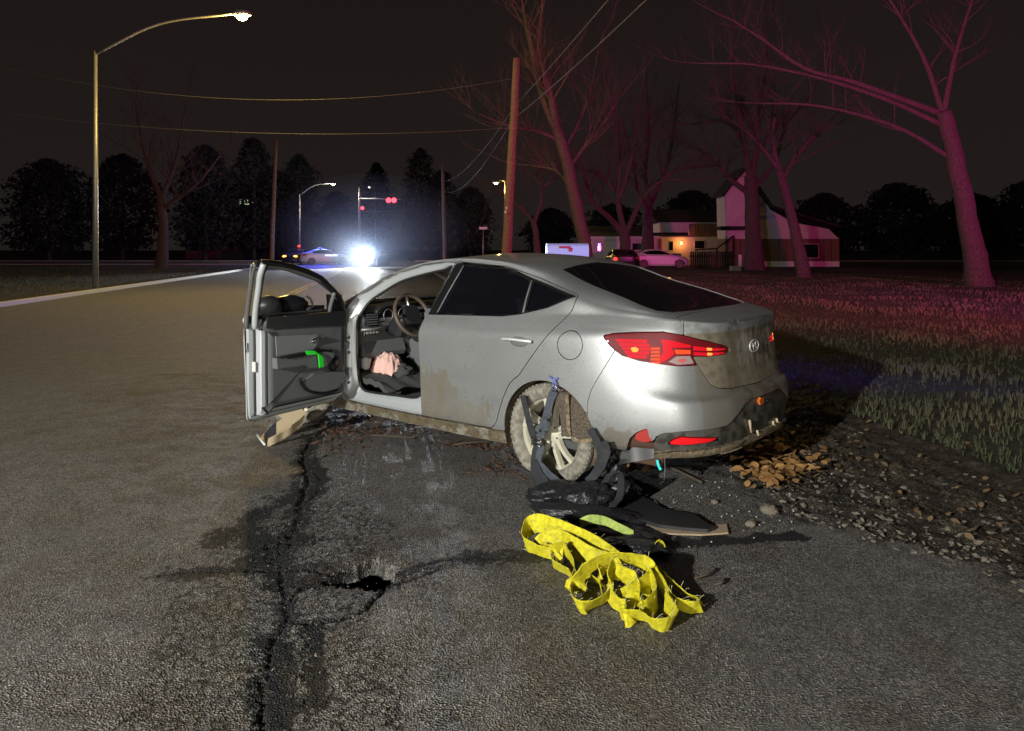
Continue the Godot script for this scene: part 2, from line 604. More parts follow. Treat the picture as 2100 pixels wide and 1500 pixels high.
func make_ground():
	# each: line on the road, half width of the open crack, its depth, half width of the dark filler beside it
	var cracks := [
		[ground_line([690, 868, 634, 906, 621, 946, 632, 985, 625, 1007, 608, 1069, 594, 1104, 551, 1122]), 0.018, 0.03, 0.05],
		[ground_line([656, 1003, 621, 1038, 616, 1069, 595, 1113, 560, 1150]), 0.014, 0.022, 0.04],
		[ground_line([625, 1007, 542, 1047, 498, 1078, 440, 1120]), 0.006, 0.008, 0.055],
		[ground_line([1320, 1118, 1180, 1132, 1050, 1144, 929, 1148, 806, 1174, 760, 1180]), 0.008, 0.012, 0.05],
		[ground_line([760, 1180, 700, 1179, 621, 1166, 489, 1170, 330, 1180]), 0.013, 0.022, 0.045],
		[ground_line([793, 1205, 753, 1249, 700, 1273, 617, 1280, 590, 1271]), 0.012, 0.026, 0.014],
		[ground_line([678, 1188, 603, 1214, 590, 1245, 595, 1275]), 0.012, 0.024, 0.02],
		[ground_line([900, 1172, 790, 1205]), 0.006, 0.012, 0.012],
		[ground_line([575, 1160, 580, 1215, 592, 1270, 560, 1320, 540, 1400, 535, 1520]), 0.013, 0.022, 0.03],
		[ground_line([640, 965, 662, 985]), 0.012, 0.02, 0.035],
		[ground_line([850, 870, 760, 880, 700, 890]), 0.006, 0.01, 0.02],
	]
	var fill := [
		[ground_line([567, 1325, 563, 1400, 566, 1520]), 0.062],
		[ground_line([642, 1288, 648, 1350, 652, 1440]), 0.036],
		[ground_line([505, 1100, 560, 1118, 610, 1105]), 0.10], [ground_line([640, 940, 655, 985, 640, 1010]), 0.05], [ground_line([600, 1075, 585, 1130, 575, 1200]), 0.06], [ground_line([600, 1440, 560, 1470, 520, 1500]), 0.05],
		[ground_line([510, 1150, 590, 1185, 640, 1190]), 0.06],
		[ground_line([1330, 1118, 1500, 1105, 1640, 1100]), 0.05],
	]
	var joint := ground_line([600, 1100, 585, 1220, 575, 1330, 560, 1500])
	var hole := on_level(750, 1180)
	var slab := PackedVector2Array(ground_line([600, 1225, 700, 1192, 780, 1212, 745, 1247, 700, 1270, 612, 1276]))
	var xs := []
	var x: float = PATCH[0]
	while x < PATCH[1]:
		xs.append(x)
		x += 0.008 if x > -2.2 and x < .5 else 0.013 if x > -3.0 and x < 2.8 else 0.03
	xs.append(PATCH[1])
	var ds := []
	var d: float = PATCH[2]
	while d < PATCH[3]:
		ds.append(d)
		d += 0.0037 * d if d > 2.0 else 0.03
	ds.append(PATCH[3])
	var nx := xs.size()
	var nd := ds.size()
	var pos := PackedVector3Array(); pos.resize(nx * nd)
	var col := PackedColorArray(); col.resize(nx * nd)
	var open := PackedByteArray(); open.resize(nx * nd)
	for j in nd:
		d = ds[j]
		var near: Array = []
		for c in cracks:
			var lo := 99.0
			var hi := -99.0
			var left := 99.0
			var right := -99.0
			for q in c[0]:
				lo = minf(lo, q.y); hi = maxf(hi, q.y); left = minf(left, q.x); right = maxf(right, q.x)
			if d > lo - 0.25 and d < hi + 0.25: near.append([c, left - 0.25, right + 0.25])
		for i in nx:
			x = xs[i]
			var n1 := noise.get_noise_2d(x * 0.9, d * 0.9)
			var n2 := noise.get_noise_2d(x * 5.0 + 31, d * 5.0)
			var n3 := fine.get_noise_2d(x * 26.0, d * 26.0 + 7)
			var h := n1 * 0.007 + n2 * 0.0025
			# colour of the surfacing: bleached stone with drifts of fine dirt
			var tone := 1.0 + 0.16 * n2 + 0.12 * n3 + 0.16 * n1
			var c := Color(0.262, 0.244, 0.22) * tone
			var drift := smoothstep(0.05, 0.55, noise.get_noise_2d(x * 1.7 + 80, d * 1.2))
			c = c.lerp(Color(0.205, 0.172, 0.14), drift * 0.6)
			var p := Vector2(x + n2 * 0.02 + n3 * 0.008, d + n3 * 0.008 - n2 * 0.015)
			var crack := 0.0
			for e in near:
				if x < e[1] or x > e[2]: continue
				var k: Array = e[0]
				var dist := seg_dist(p, k[0])
				var wide: float = k[1] * 0.75 * (1.0 + 1.2 * n2 + 0.5 * n3)
				if dist < wide * 1.8:
					crack = maxf(crack, k[2] * 0.5 * (1.0 - smoothstep(wide * 0.5, wide * 1.2, dist)))
				if dist < k[3] * 1.35 * (1.0 + n2 * 1.1 + n3 * 0.6):
					c = Color(0.022, 0.021, 0.021) * (1.0 + 0.4 * n3)
			for f in fill:
				if seg_dist(p, f[0]) < f[1] * 1.1 * (1.0 + n2 * 0.9 + n3 * 0.5):
					c = Color(0.016, 0.016, 0.018) * (1.0 + 0.5 * n3)
					h -= 0.004
			# alligator cracking beside the open joint
			var jd := seg_dist(p, joint) if d < 5.0 and x < 0.4 else 9.0
			if jd < 0.62:
				var reach := 1.0 - smoothstep(0.16, 0.6, jd + n1 * 0.25)
				var cell := cells.get_noise_2d(p.x * 17.0, p.y * 17.0)
				var cl := (cell + 1.0) * 0.5
				var line := smoothstep(0.12, 0.06, cl) * smoothstep(0.2, 0.4, reach)
				c = c.lerp(Color(0.035, 0.033, 0.03), line)
				h -= line * 0.004
				h += n2 * 0.002 * reach
			if Geometry2D.is_point_in_polygon(p, slab): h += 0.002 + (d - 3.0) * 0.008
			var hd := Vector2((p.x - hole.x) / 0.158, (p.y + hole.z) / 0.15)
			var hr := hd.length() * (1.0 + 0.22 * n1 + 0.10 * n2 + 0.16 * sin(hd.angle() * 3.0 + 0.6) + 0.07 * sin(hd.angle() * 7.0))
			var inside := 1.0 - smoothstep(0.88, 1.0, hr)
			if inside > 0.0:
				crack = maxf(crack, 0.07 * inside)
			elif hr < 1.75:
				h -= 0.016 * (1.75 - hr)
				if n3 > 0.05: c = c.lerp(Color(0.16, 0.105, 0.08), 0.6)
			if hr < 0.88: open[j * nx + i] = 1
			h -= crack
			if crack > 0.004 and inside == 0.0: c = Color(0.03, 0.027, 0.024)      # dirt filled cracks
			# muddy verge past the broken road edge
			var edge := road_right(d) + 0.22 * n1 + 0.16 * n2 + 0.05 * n3
			if d < 4.0: edge += (4.0 - d) * 0.55
			if x > edge - 0.3:
				var m := smoothstep(-0.3, 0.12, x - edge + n3 * 0.14)
				var wet := noise.get_noise_2d(x * 3.2, d * 3.2 + 40)
				var soil := Color(0.062, 0.045, 0.028).lerp(Color(0.13, 0.105, 0.07), smoothstep(0.05, 0.5, wet + n3 * 0.4))
				c = c.lerp(soil, m)
				h += m * (n2 * 0.028 + n3 * 0.012 - 0.006)
			pos[j * nx + i] = Vector3(x, h, -d)
			col[j * nx + i] = Color(maxf(c.r, 0.004), maxf(c.g, 0.004), maxf(c.b, 0.004), 1)
	var o := grid_mesh(pos, col, open, nx, nd, "road_surface", M.asphalt)
	structure(o)
	var hs := builder()
	var ha := hole + Vector3(-.6, -.62, .35)
	var hb := hole + Vector3(.6, -.09, -1.9)
	quad(hs, Vector3(ha.x, ha.y, ha.z), Vector3(ha.x, ha.y, hb.z), Vector3(hb.x, ha.y, hb.z), Vector3(hb.x, ha.y, ha.z))
	quad(hs, Vector3(ha.x, ha.y, hb.z), Vector3(ha.x, hb.y, hb.z), Vector3(hb.x, hb.y, hb.z), Vector3(hb.x, ha.y, hb.z))
	for q in [ha.x, hb.x]: quad(hs, Vector3(q, ha.y, ha.z), Vector3(q, hb.y, ha.z), Vector3(q, hb.y, hb.z), Vector3(q, ha.y, hb.z))
	quad(hs, Vector3(ha.x, ha.y, ha.z), Vector3(hb.x, ha.y, ha.z), Vector3(hb.x, hb.y, ha.z), Vector3(ha.x, hb.y, ha.z))
	structure(commit(hs, "road_hollow", M.ground_soil))
	# the rest of the road and the soil under it
	var st := builder()
	var band := func(d0: float, d1: float, l0: float, r0: float, l1: float, r1: float):
		quad(st, Vector3(l0, 0, -d0), Vector3(l1, 0, -d1), Vector3(r1, 0, -d1), Vector3(r0, 0, -d0))
	var d0: float = PATCH[2]
	var d1: float = PATCH[3]
	band.call(-16.0, d0, road_left(-16), road_right(-16), road_left(d0), road_right(d0))
	band.call(d0, d1, road_left(d0), PATCH[0], road_left(d1), PATCH[0])
	band.call(d1, 66.0, road_left(d1), road_right(d1), road_left(66), road_right(66))
	band.call(66.0, 84.0, -120.0, 60.0, -120.0, 60.0)
	band.call(84.0, 260.0, road_left(84), road_right(84), road_left(260), road_right(260))
	structure(commit(st, "road", M.asphalt_far))
	st = builder()
	var rect := func(x0: float, x1: float, n0: float, n1: float, y: float):
		quad(st, Vector3(x0, y, -n0), Vector3(x0, y, -n1), Vector3(x1, y, -n1), Vector3(x1, y, -n0))
	rect.call(-400.0, 400.0, -60.0, d0, -0.012)
	rect.call(-400.0, PATCH[0], d0, d1, -0.012)
	rect.call(PATCH[1], 400.0, d0, d1, -0.012)
	rect.call(-400.0, 400.0, d1, 600.0, -0.012)
	structure(commit(st, "ground", M.ground_soil))

func grid_mesh(pos: PackedVector3Array, col: PackedColorArray, open: PackedByteArray, nx: int, nd: int, called: String, m: Material) -> MeshInstance3D:
	var nor := PackedVector3Array(); nor.resize(pos.size())
	var idx := PackedInt32Array(); idx.resize((nx - 1) * (nd - 1) * 6)
	var k := 0
	for j in nd:
		for i in nx:
			var a := pos[j * nx + maxi(i - 1, 0)]
			var b := pos[j * nx + mini(i + 1, nx - 1)]
			var c := pos[maxi(j - 1, 0) * nx + i]
			var e := pos[mini(j + 1, nd - 1) * nx + i]
			nor[j * nx + i] = (b - a).cross(e - c).normalized()
			if i < nx - 1 and j < nd - 1:
				var q := j * nx + i
				if open[q] and open[q + 1] and open[q + nx] and open[q + nx + 1]: continue
				idx[k] = q; idx[k + 1] = q + nx; idx[k + 2] = q + nx + 1
				idx[k + 3] = q; idx[k + 4] = q + nx + 1; idx[k + 5] = q + 1
				k += 6
	idx.resize(k)
	var arr := []
	arr.resize(Mesh.ARRAY_MAX)
	arr[Mesh.ARRAY_VERTEX] = pos
	arr[Mesh.ARRAY_NORMAL] = nor
	arr[Mesh.ARRAY_COLOR] = col
	arr[Mesh.ARRAY_INDEX] = idx
	var me := ArrayMesh.new()
	me.add_surface_from_arrays(Mesh.PRIMITIVE_TRIANGLES, arr)
	me.surface_set_material(0, m)
	var o := MeshInstance3D.new()
	o.name = numbered(called)
	o.mesh = me
	add_child(o)
	return o

func make_road_surroundings():
	# worn double centre line, only where it shows through the dirt
	var st := builder()
	for s in [-0.1, 0.1]:
		var d := 22.0
		while d < 63.0:
			var len_ := 0.6 + rng.randf() * 1.6
			if noise.get_noise_2d(d * 0.35, s * 9.0) > -0.25:
				var w := 0.05 * (0.8 + 0.4 * rng.randf())
				var x0: float = -3.25 - 0.165 * d + s
				var x1: float = x0 - 0.165 * len_
				quad(st, Vector3(x0 - w, 0.004, -d), Vector3(x1 - w, 0.004, -d - len_), Vector3(x1 + w, 0.004, -d - len_), Vector3(x0 + w, 0.004, -d))
			d += len_ + rng.randf() * 0.5
	structure(commit(st, "road_marking", M.road_paint))
	for k in [[-9.9, -5.0, 66.0, "left"], [2.55, 10.0, 66.0, "right"]]:
		st = builder()
		var a := Vector3(k[0] - 0.165 * k[1], 0, -k[1])
		var b := Vector3(k[0] - 0.165 * k[2], 0, -k[2])
		kerb_run(st, a, b)
		structure(commit(st, "kerb", M.concrete))
	st = builder()
	kerb_run(st, Vector3(-120, 0, -84.1), Vector3(-24.2, 0, -84.1))
	kerb_run(st, Vector3(-11.2, 0, -84.1), Vector3(60, 0, -84.1))
	structure(commit(st, "kerb", M.concrete))
	st = builder()
	kerb_run(st, Vector3(-120, 0, -65.9), Vector3(-21.0, 0, -65.9))
	structure(commit(st, "kerb", M.concrete))

func kerb_run(st: SurfaceTool, a: Vector3, b: Vector3):
	var l := a.distance_to(b)
	var along := (b - a).normalized()
	var xf := Transform3D(Basis(along, Vector3.UP, along.cross(Vector3.UP)), (a + b) * 0.5 + Vector3(0, 0.05, 0))
	box(st, Vector3(l, 0.14, 0.16), xf, 0.02)

# ---------------------------------------------------------------- the sedan: one smooth skin, cut into panels
# car axes: X forward from the rear axle, Y up, Z to the car's left; stations from nose to tail
var ST := []        # Array of PackedVector3Array(8), with one mirrored station before and after
var SS := []        # unrolled length at each station
var UP := []        # Gy, Gz, Ry, Rz, Cy at each station
const CAR_AT := Vector3(0.77, 0, -5.22)
const CAR_TURN := 140.0

func cv(p: Vector3) -> Vector3: return Vector3(p.x, p.y, -p.z)

func station(xs, zs, ys: Array):
	var a := PackedVector3Array()
	for i in 8:
		a.append(Vector3(xs[i] if xs is Array else xs, ys[i], zs[i] if zs is Array else zs))
	ST.append(a)

func car_tables():
	if ST: return
	station([3.35, 3.46, 3.50, 3.50, 3.47, 3.42, 3.38, 3.34], 0.0, [.18, .26, .38, .50, .60, .68, .72, .76])
	station([3.28, 3.40, 3.44, 3.44, 3.40, 3.35, 3.30, 3.26], 0.45, [.18, .26, .38, .50, .60, .685, .73, .77])
	station([3.10, 3.2, 3.22, 3.2, 3.16, 3.08, 3.02, 2.98], [.70, .76, .77, .77, .76, .73, .71, .68], [.18, .26, .4, .52, .62, .72, .77, .81])
	station(2.75, [.80, .86, .88, .885, .885, .86, .83, .79], [.18, .28, .43, .56, .68, .80, .86, .90])
	station(2.35, [.82, .87, .88, .885, .89, .885, .865, .83], [.18, .29, .44, .57, .69, .85, .91, .96])
	station(2.05, [.83, .87, .878, .885, .89, .895, .875, .845], [.18, .3, .45, .58, .7, .86, .93, .985])
	station(1.6, [.83, .87, .878, .885, .89, .897, .877, .845], [.185, .3, .45, .58, .7, .865, .935, .99])
	station(1.1, [.83, .87, .878, .885, .892, .90, .88, .845], [.185, .3, .45, .58, .7, .87, .94, .993])
	station(.55, [.83, .87, .88, .888, .895, .90, .875, .84], [.19, .305, .455, .585, .71, .89, .955, 1.015])
	station(.2, [.82, .868, .885, .893, .898, .898, .868, .825], [.2, .315, .46, .6, .73, .905, .975, 1.045])
	station(-.1, [.81, .862, .886, .895, .895, .888, .852, .80], [.22, .33, .47, .61, .75, .925, .995, 1.065])
	station(-.38, [.79, .845, .87, .876, .872, .85, .81, .76], [.24, .33, .47, .61, .76, .945, 1.01, 1.07])
	station([-.6, -.62, -.63, -.63, -.62, -.60, -.59, -.58], [.745, .80, .825, .825, .80, .755, .735, .70], [.26, .33, .47, .605, .71, .94, 1.005, 1.06])
	station([-.825, -.86, -.88, -.87, -.83, -.80, -.795, -.785], [.63, .69, .72, .72, .69, .665, .655, .635], [.27, .33, .47, .60, .67, .935, 1.0, 1.055])
	station([-.945, -.998, -1.015, -1.003, -.958, -.928, -.928, -.935], [.43, .46, .48, .48, .46, .45, .45, .44], [.27, .33, .47, .60, .65, .925, .985, 1.035])
	station([-.982, -1.035, -1.05, -1.035, -.982, -.953, -.956, -.966], .2, [.27, .33, .47, .60, .65, .925, .985, 1.035])
	station([-.993, -1.046, -1.06, -1.046, -.99, -.96, -.964, -.974], 0.0, [.27, .33, .47, .60, .65, .925, .985, 1.035])
	SS = [4.4, 3.95, 3.5, 3.1, 2.75, 2.35, 2.05, 1.6, 1.1, .55, .2, -.1, -.38, -.63, -.858, -1.111, -1.344, -1.545, -1.745]
	var m := Basis.from_scale(Vector3(1, 1, -1))
	var f := PackedVector3Array()
	var b := PackedVector3Array()
	for i in 8:
		f.append(m * ST[1][i])
		b.append(m * ST[15][i])
	ST.push_front(f)
	ST.append(b)
	UP = [[.762, .0, .765, .0, .767], [.79, .38, .80, .2, .803], [.835, .60, .855, .35, .862], [.925, .72, .935, .45, .94], [.985, .78, 1.0, .60, 1.01], [1.055, .785, 1.09, .715, 1.13],
		[1.262, .72, 1.295, .655, 1.345], [1.358, .675, 1.398, .60, 1.432], [1.345, .66, 1.392, .585, 1.432], [1.262, .68, 1.338, .58, 1.385], [1.18, .745, 1.247, .56, 1.29],
		[1.115, .72, 1.175, .585, 1.205], [1.09, .675, 1.118, .58, 1.14], [1.066, .60, 1.078, .46, 1.085], [1.044, .38, 1.05, .2, 1.053], [1.037, .17, 1.039, .09, 1.04], [1.035, .0, 1.035, .0, 1.035]]

func herm(p0, p1, p2, p3, d0: float, d1: float, d2: float, t: float):
	var m1 = (p2 - p0) * (d1 / (d0 + d1))
	var m2 = (p3 - p1) * (d1 / (d1 + d2))
	var t2 := t * t
	var t3 := t2 * t
	return p1 * (2 * t3 - 3 * t2 + 1) + m1 * (t3 - 2 * t2 + t) + p2 * (-2 * t3 + 3 * t2) + m2 * (t3 - t2)

func band_column(u: float) -> PackedVector3Array:
	var i := mini(int(u), 15)
	var t := u - i
	var out := PackedVector3Array()
	for r in 8:
		out.append(herm(ST[i][r], ST[i + 1][r], ST[i + 2][r], ST[i + 3][r], absf(SS[i] - SS[i + 1]), absf(SS[i + 1] - SS[i + 2]), absf(SS[i + 2] - SS[i + 3]), t))
	return out

func rows_at(col: Array, v: float, k := 0.4) -> Vector3:
	var top := col.size() - 1
	var j := mini(int(v), top - 1)
	var q := v - j
	var a: Vector3 = col[maxi(j - 1, 0)]
	var b: Vector3 = col[j]
	var c: Vector3 = col[j + 1]
	var d: Vector3 = col[mini(j + 2, top)]
	var m1 := (c - a) * k
	var m2 := (d - b) * k
	var t2 := q * q
	var t3 := t2 * q
	return b * (2 * t3 - 3 * t2 + 1) + m1 * (t3 - 2 * t2 + q) + c * (-2 * t3 + 3 * t2) + m2 * (t3 - t2)

# a grid: positions, normals, domain (unrolled length, height), plan (X, Z)
func car_grid(us: Array, vs: Array, upper: bool) -> Dictionary:
	var nu := us.size()
	var nv := vs.size()
	var P := PackedVector3Array(); P.resize(nu * nv)
	var D := PackedVector2Array(); D.resize(nu * nv)
	var Q := PackedVector2Array(); Q.resize(nu * nv)
	for a in nu:
		var u: float = us[a]
		var i := mini(int(u), 15)
		var t := u - i
		var s: float = lerpf(SS[i + 1], SS[i + 2], t)
		var col := Array(band_column(u))
		if upper:
			var lip: Vector3 = col[7]
			var below: Vector3 = col[6]
			var g := []
			for k in 5:
				g.append(herm(UP[maxi(i - 1, 0)][k], UP[i][k], UP[i + 1][k], UP[mini(i + 2, 16)][k], absf(SS[i] - SS[i + 1]), absf(SS[i + 1] - SS[i + 2]), absf(SS[i + 2] - SS[i + 3]), t))
			var G := Vector3(lip.x, maxf(g[0], lip.y), minf(g[1], lip.z))
			var R := Vector3(lip.x, maxf(g[2], G.y), minf(g[3], G.z))
			var Cc := Vector3(lip.x, maxf(g[4], R.y), 0)
			col = [below, lip, G, R, Cc, Vector3(R.x, R.y, -R.z)]
		for b in nv:
			var p: Vector3
			if upper:
				var v: float = vs[b] + 1.0
				p = rows_at(col, v, 0.42)
			else:
				p = rows_at(col, vs[b])
			P[a * nv + b] = p
			D[a * nv + b] = Vector2(p.x if upper else s, p.y)
			Q[a * nv + b] = Vector2(p.x, p.z)
	var N := PackedVector3Array(); N.resize(nu * nv)
	for a in nu:
		for b in nv:
			var du := P[mini(a + 1, nu - 1) * nv + b] - P[maxi(a - 1, 0) * nv + b]
			var dv := P[a * nv + mini(b + 1, nv - 1)] - P[a * nv + maxi(b - 1, 0)]
			var n := dv.cross(du).normalized()
			if n == Vector3.ZERO: n = Vector3.UP if upper else Vector3(0, 0, 1)
			var out := Vector3(0, 0.4, 1) if P[a * nv + b].z > 0.3 else Vector3(signf(P[a * nv + b].x - 1.0), 0.3, 0.1)
			if upper: out = Vector3(0, 1, 0.3)
			N[a * nv + b] = n if n.dot(out) >= 0 else -n
	return {"P": P, "N": N, "D": D, "Q": Q, "nu": nu, "nv": nv, "upper": upper}

func join_seam(band: Dictionary, upper: Dictionary):
	for a in band.nu:
		var i: int = a * band.nv + band.nv - 1
		var j: int = a * upper.nv
		var n: Vector3 = (band.N[i] + upper.N[j]).normalized()
		band.N[i] = n
		upper.N[j] = n

func poly_dist(poly: PackedVector2Array, p: Vector2) -> float:
	var n := poly.size()
	var d := (p - poly[0]).length_squared()
	var s := 1.0
	var j := n - 1
	for i in n:
		var a := poly[i]
		var b := poly[j]
		var e := b - a
		var w := p - a
		var q := w - e * clampf(w.dot(e) / e.length_squared(), 0, 1)
		d = minf(d, q.length_squared())
		var c1 := p.y >= a.y
		var c2 := p.y < b.y
		var c3 := e.x * w.y > e.y * w.x
		if (c1 and c2 and c3) or (not c1 and not c2 and not c3): s = -s
		j = i
	return s * sqrt(d)

func field_of(shape: Dictionary, p: Vector2, q: Vector2) -> float:
	if shape.has("line"):
		if not shape.box.has_point(p): return 0.2
		return poly_dist(shape.line, p)
	if shape.has("plan"): return poly_dist(shape.plan, q)
	return p.distance_to(shape.at) - shape.r       # a circle

func poly(a: Array) -> Dictionary:
	var p := v2(a)
	var r := Rect2(p[0], Vector2.ZERO)
	for q in p: r = r.expand(q)
	return {"line": p, "box": r.grow(0.06)}

# cut a panel out of a grid: inside every polygon of inc, outside every one of exc
func cut(g: Dictionary, inc: Array, exc: Array, gap := 0.0025) -> Dictionary:
	var n: int = g.P.size()
	var f := PackedFloat32Array(); f.resize(n)
	for i in n:
		var p: Vector2 = g.D[i]
		var q: Vector2 = g.Q[i]
		var v := -1.0
		for k in inc:
			v = maxf(v, field_of(k, p, q) + gap)
			if v > 0.15: break
		if v < 0.15:
			for k in exc: v = maxf(v, -field_of(k, p, q) + gap)
		f[i] = v
	var out := {"P": PackedVector3Array(), "N": PackedVector3Array(), "D": PackedVector2Array(), "Q": PackedVector2Array(), "I": PackedInt32Array()}
	var remap := {}
	var nv: int = g.nv
	for a in g.nu - 1:
		for b in nv - 1:
			var i0: int = a * nv + b
			var ids := [i0, i0 + nv, i0 + nv + 1, i0 + 1]
			if f[ids[0]] > 0 and f[ids[1]] > 0 and f[ids[2]] > 0 and f[ids[3]] > 0: continue
			for t in [[0, 1, 2], [0, 2, 3]]:
				var loop := []
				for k in 3:
					var i: int = ids[t[k]]
					var j: int = ids[t[(k + 1) % 3]]
					if f[i] <= 0: loop.append(take(g, out, remap, i, i, f))
					if (f[i] <= 0) != (f[j] <= 0): loop.append(take(g, out, remap, i, j, f))
				for k in range(1, loop.size() - 1):
					out.I.append(loop[0]); out.I.append(loop[k]); out.I.append(loop[k + 1])
	return out

func take(g: Dictionary, out: Dictionary, remap: Dictionary, i: int, j: int, f: PackedFloat32Array) -> int:
	var key := i * 1000003 + j if i <= j else j * 1000003 + i
	if remap.has(key): return remap[key]
	var t := 0.0 if i == j else f[i] / (f[i] - f[j])
	out.P.append(g.P[i].lerp(g.P[j], t))
	out.N.append(g.N[i].lerp(g.N[j], t).normalized())
	out.D.append(g.D[i].lerp(g.D[j], t))
	out.Q.append(g.Q[i].lerp(g.Q[j], t))
	remap[key] = out.P.size() - 1
	return out.P.size() - 1

# turn cut pieces into one mesh: skin moved out by lift, hemmed edges of the given depth; side +1 left, -1 right, 0 both
func panel(called: String, parent: Node3D, pieces: Array, m: Material, side: int, paint = null, lift := 0.0, hem := 0.012, place = null) -> MeshInstance3D:
	var V := PackedVector3Array()
	var NN := PackedVector3Array()
	var CC := PackedColorArray()
	var I := PackedInt32Array()
	for sg in ([1.0, -1.0] if side == 0 else [float(side)]):
		for pc in pieces:
			var base := V.size()
			var cnt: int = pc.P.size()
			for i in cnt:
				var p: Vector3 = pc.P[i] + pc.N[i] * lift
				var n: Vector3 = pc.N[i]
				V.append(Vector3(p.x, p.y, p.z * sg)); NN.append(Vector3(n.x, n.y, n.z * sg))
				CC.append(paint.call(pc.D[i], pc.P[i], sg) if paint != null else Color(0.42, 0.42, 0.42))
			var edges := {}
			for k in range(0, pc.I.size(), 3):
				var a: int = pc.I[k]
				var b: int = pc.I[k + 1]
				var c: int = pc.I[k + 2]
				I.append(base + a); I.append(base + b); I.append(base + c)
				if hem > 0:
					for e in [[a, b], [b, c], [c, a]]:
						var key: int = mini(e[0], e[1]) * 1000003 + maxi(e[0], e[1])
						if edges.has(key): edges.erase(key)
						else: edges[key] = e
			for key in edges:
				var e: Array = edges[key]
				var a: int = e[0]
				var b: int = e[1]
				if absf(pc.P[a].z) < 1e-4 and absf(pc.P[b].z) < 1e-4: continue
				var a0 := V[base + a]
				var b0 := V[base + b]
				var na := NN[base + a]
				var nb := NN[base + b]
				var a1 := a0 - na * hem
				var b1 := b0 - nb * hem
				var mid := ((b0 - a0).cross(na)).normalized()
				var q := V.size()
				var soft := (mid * 0.8 + na * 0.6).normalized()
				for w in [[a0, soft], [b0, soft], [b1, mid], [a1, mid]]:
					V.append(w[0]); NN.append(w[1]); CC.append(CC[base + a])
				for w in [0, 1, 2, 0, 2, 3]: I.append(q + w)
	if place != null:
		for i in V.size():
			var p := V[i]
			V[i] = place.call(p)
			NN[i] = (place.call(p + NN[i]) - V[i]).normalized()
	for i in V.size():
		V[i].z = -V[i].z
		NN[i].z = -NN[i].z
	for k in range(0, I.size(), 3):
		var a := V[I[k]]
		if (V[I[k + 1]] - a).cross(V[I[k + 2]] - a).dot(NN[I[k]] + NN[I[k + 1]] + NN[I[k + 2]]) > 0:
			var s := I[k + 1]; I[k + 1] = I[k + 2]; I[k + 2] = s
	var arr := []
	arr.resize(Mesh.ARRAY_MAX)
	arr[Mesh.ARRAY_VERTEX] = V
	arr[Mesh.ARRAY_NORMAL] = NN
	arr[Mesh.ARRAY_COLOR] = CC
	arr[Mesh.ARRAY_INDEX] = I
	var me := ArrayMesh.new()
	if V.size() > 2: me.add_surface_from_arrays(Mesh.PRIMITIVE_TRIANGLES, arr)
	if V.size() > 2: me.surface_set_material(0, m)
	var o := MeshInstance3D.new()
	o.name = called
	o.mesh = me
	parent.add_child(o, true)
	return o

func steps(from: float, to: float, count: int) -> Array:
	var out := []
	for i in count + 1: out.append(lerpf(from, to, float(i) / count))
	return out

func stations_us(step: float) -> Array:
	var us := []
	for i in 16:
		var l: float = absf(SS[i + 1] - SS[i + 2])
		var n := maxi(2, int(ceil(l / step)))
		for k in n: us.append(i + float(k) / n)
	us.append(16.0)
	return us

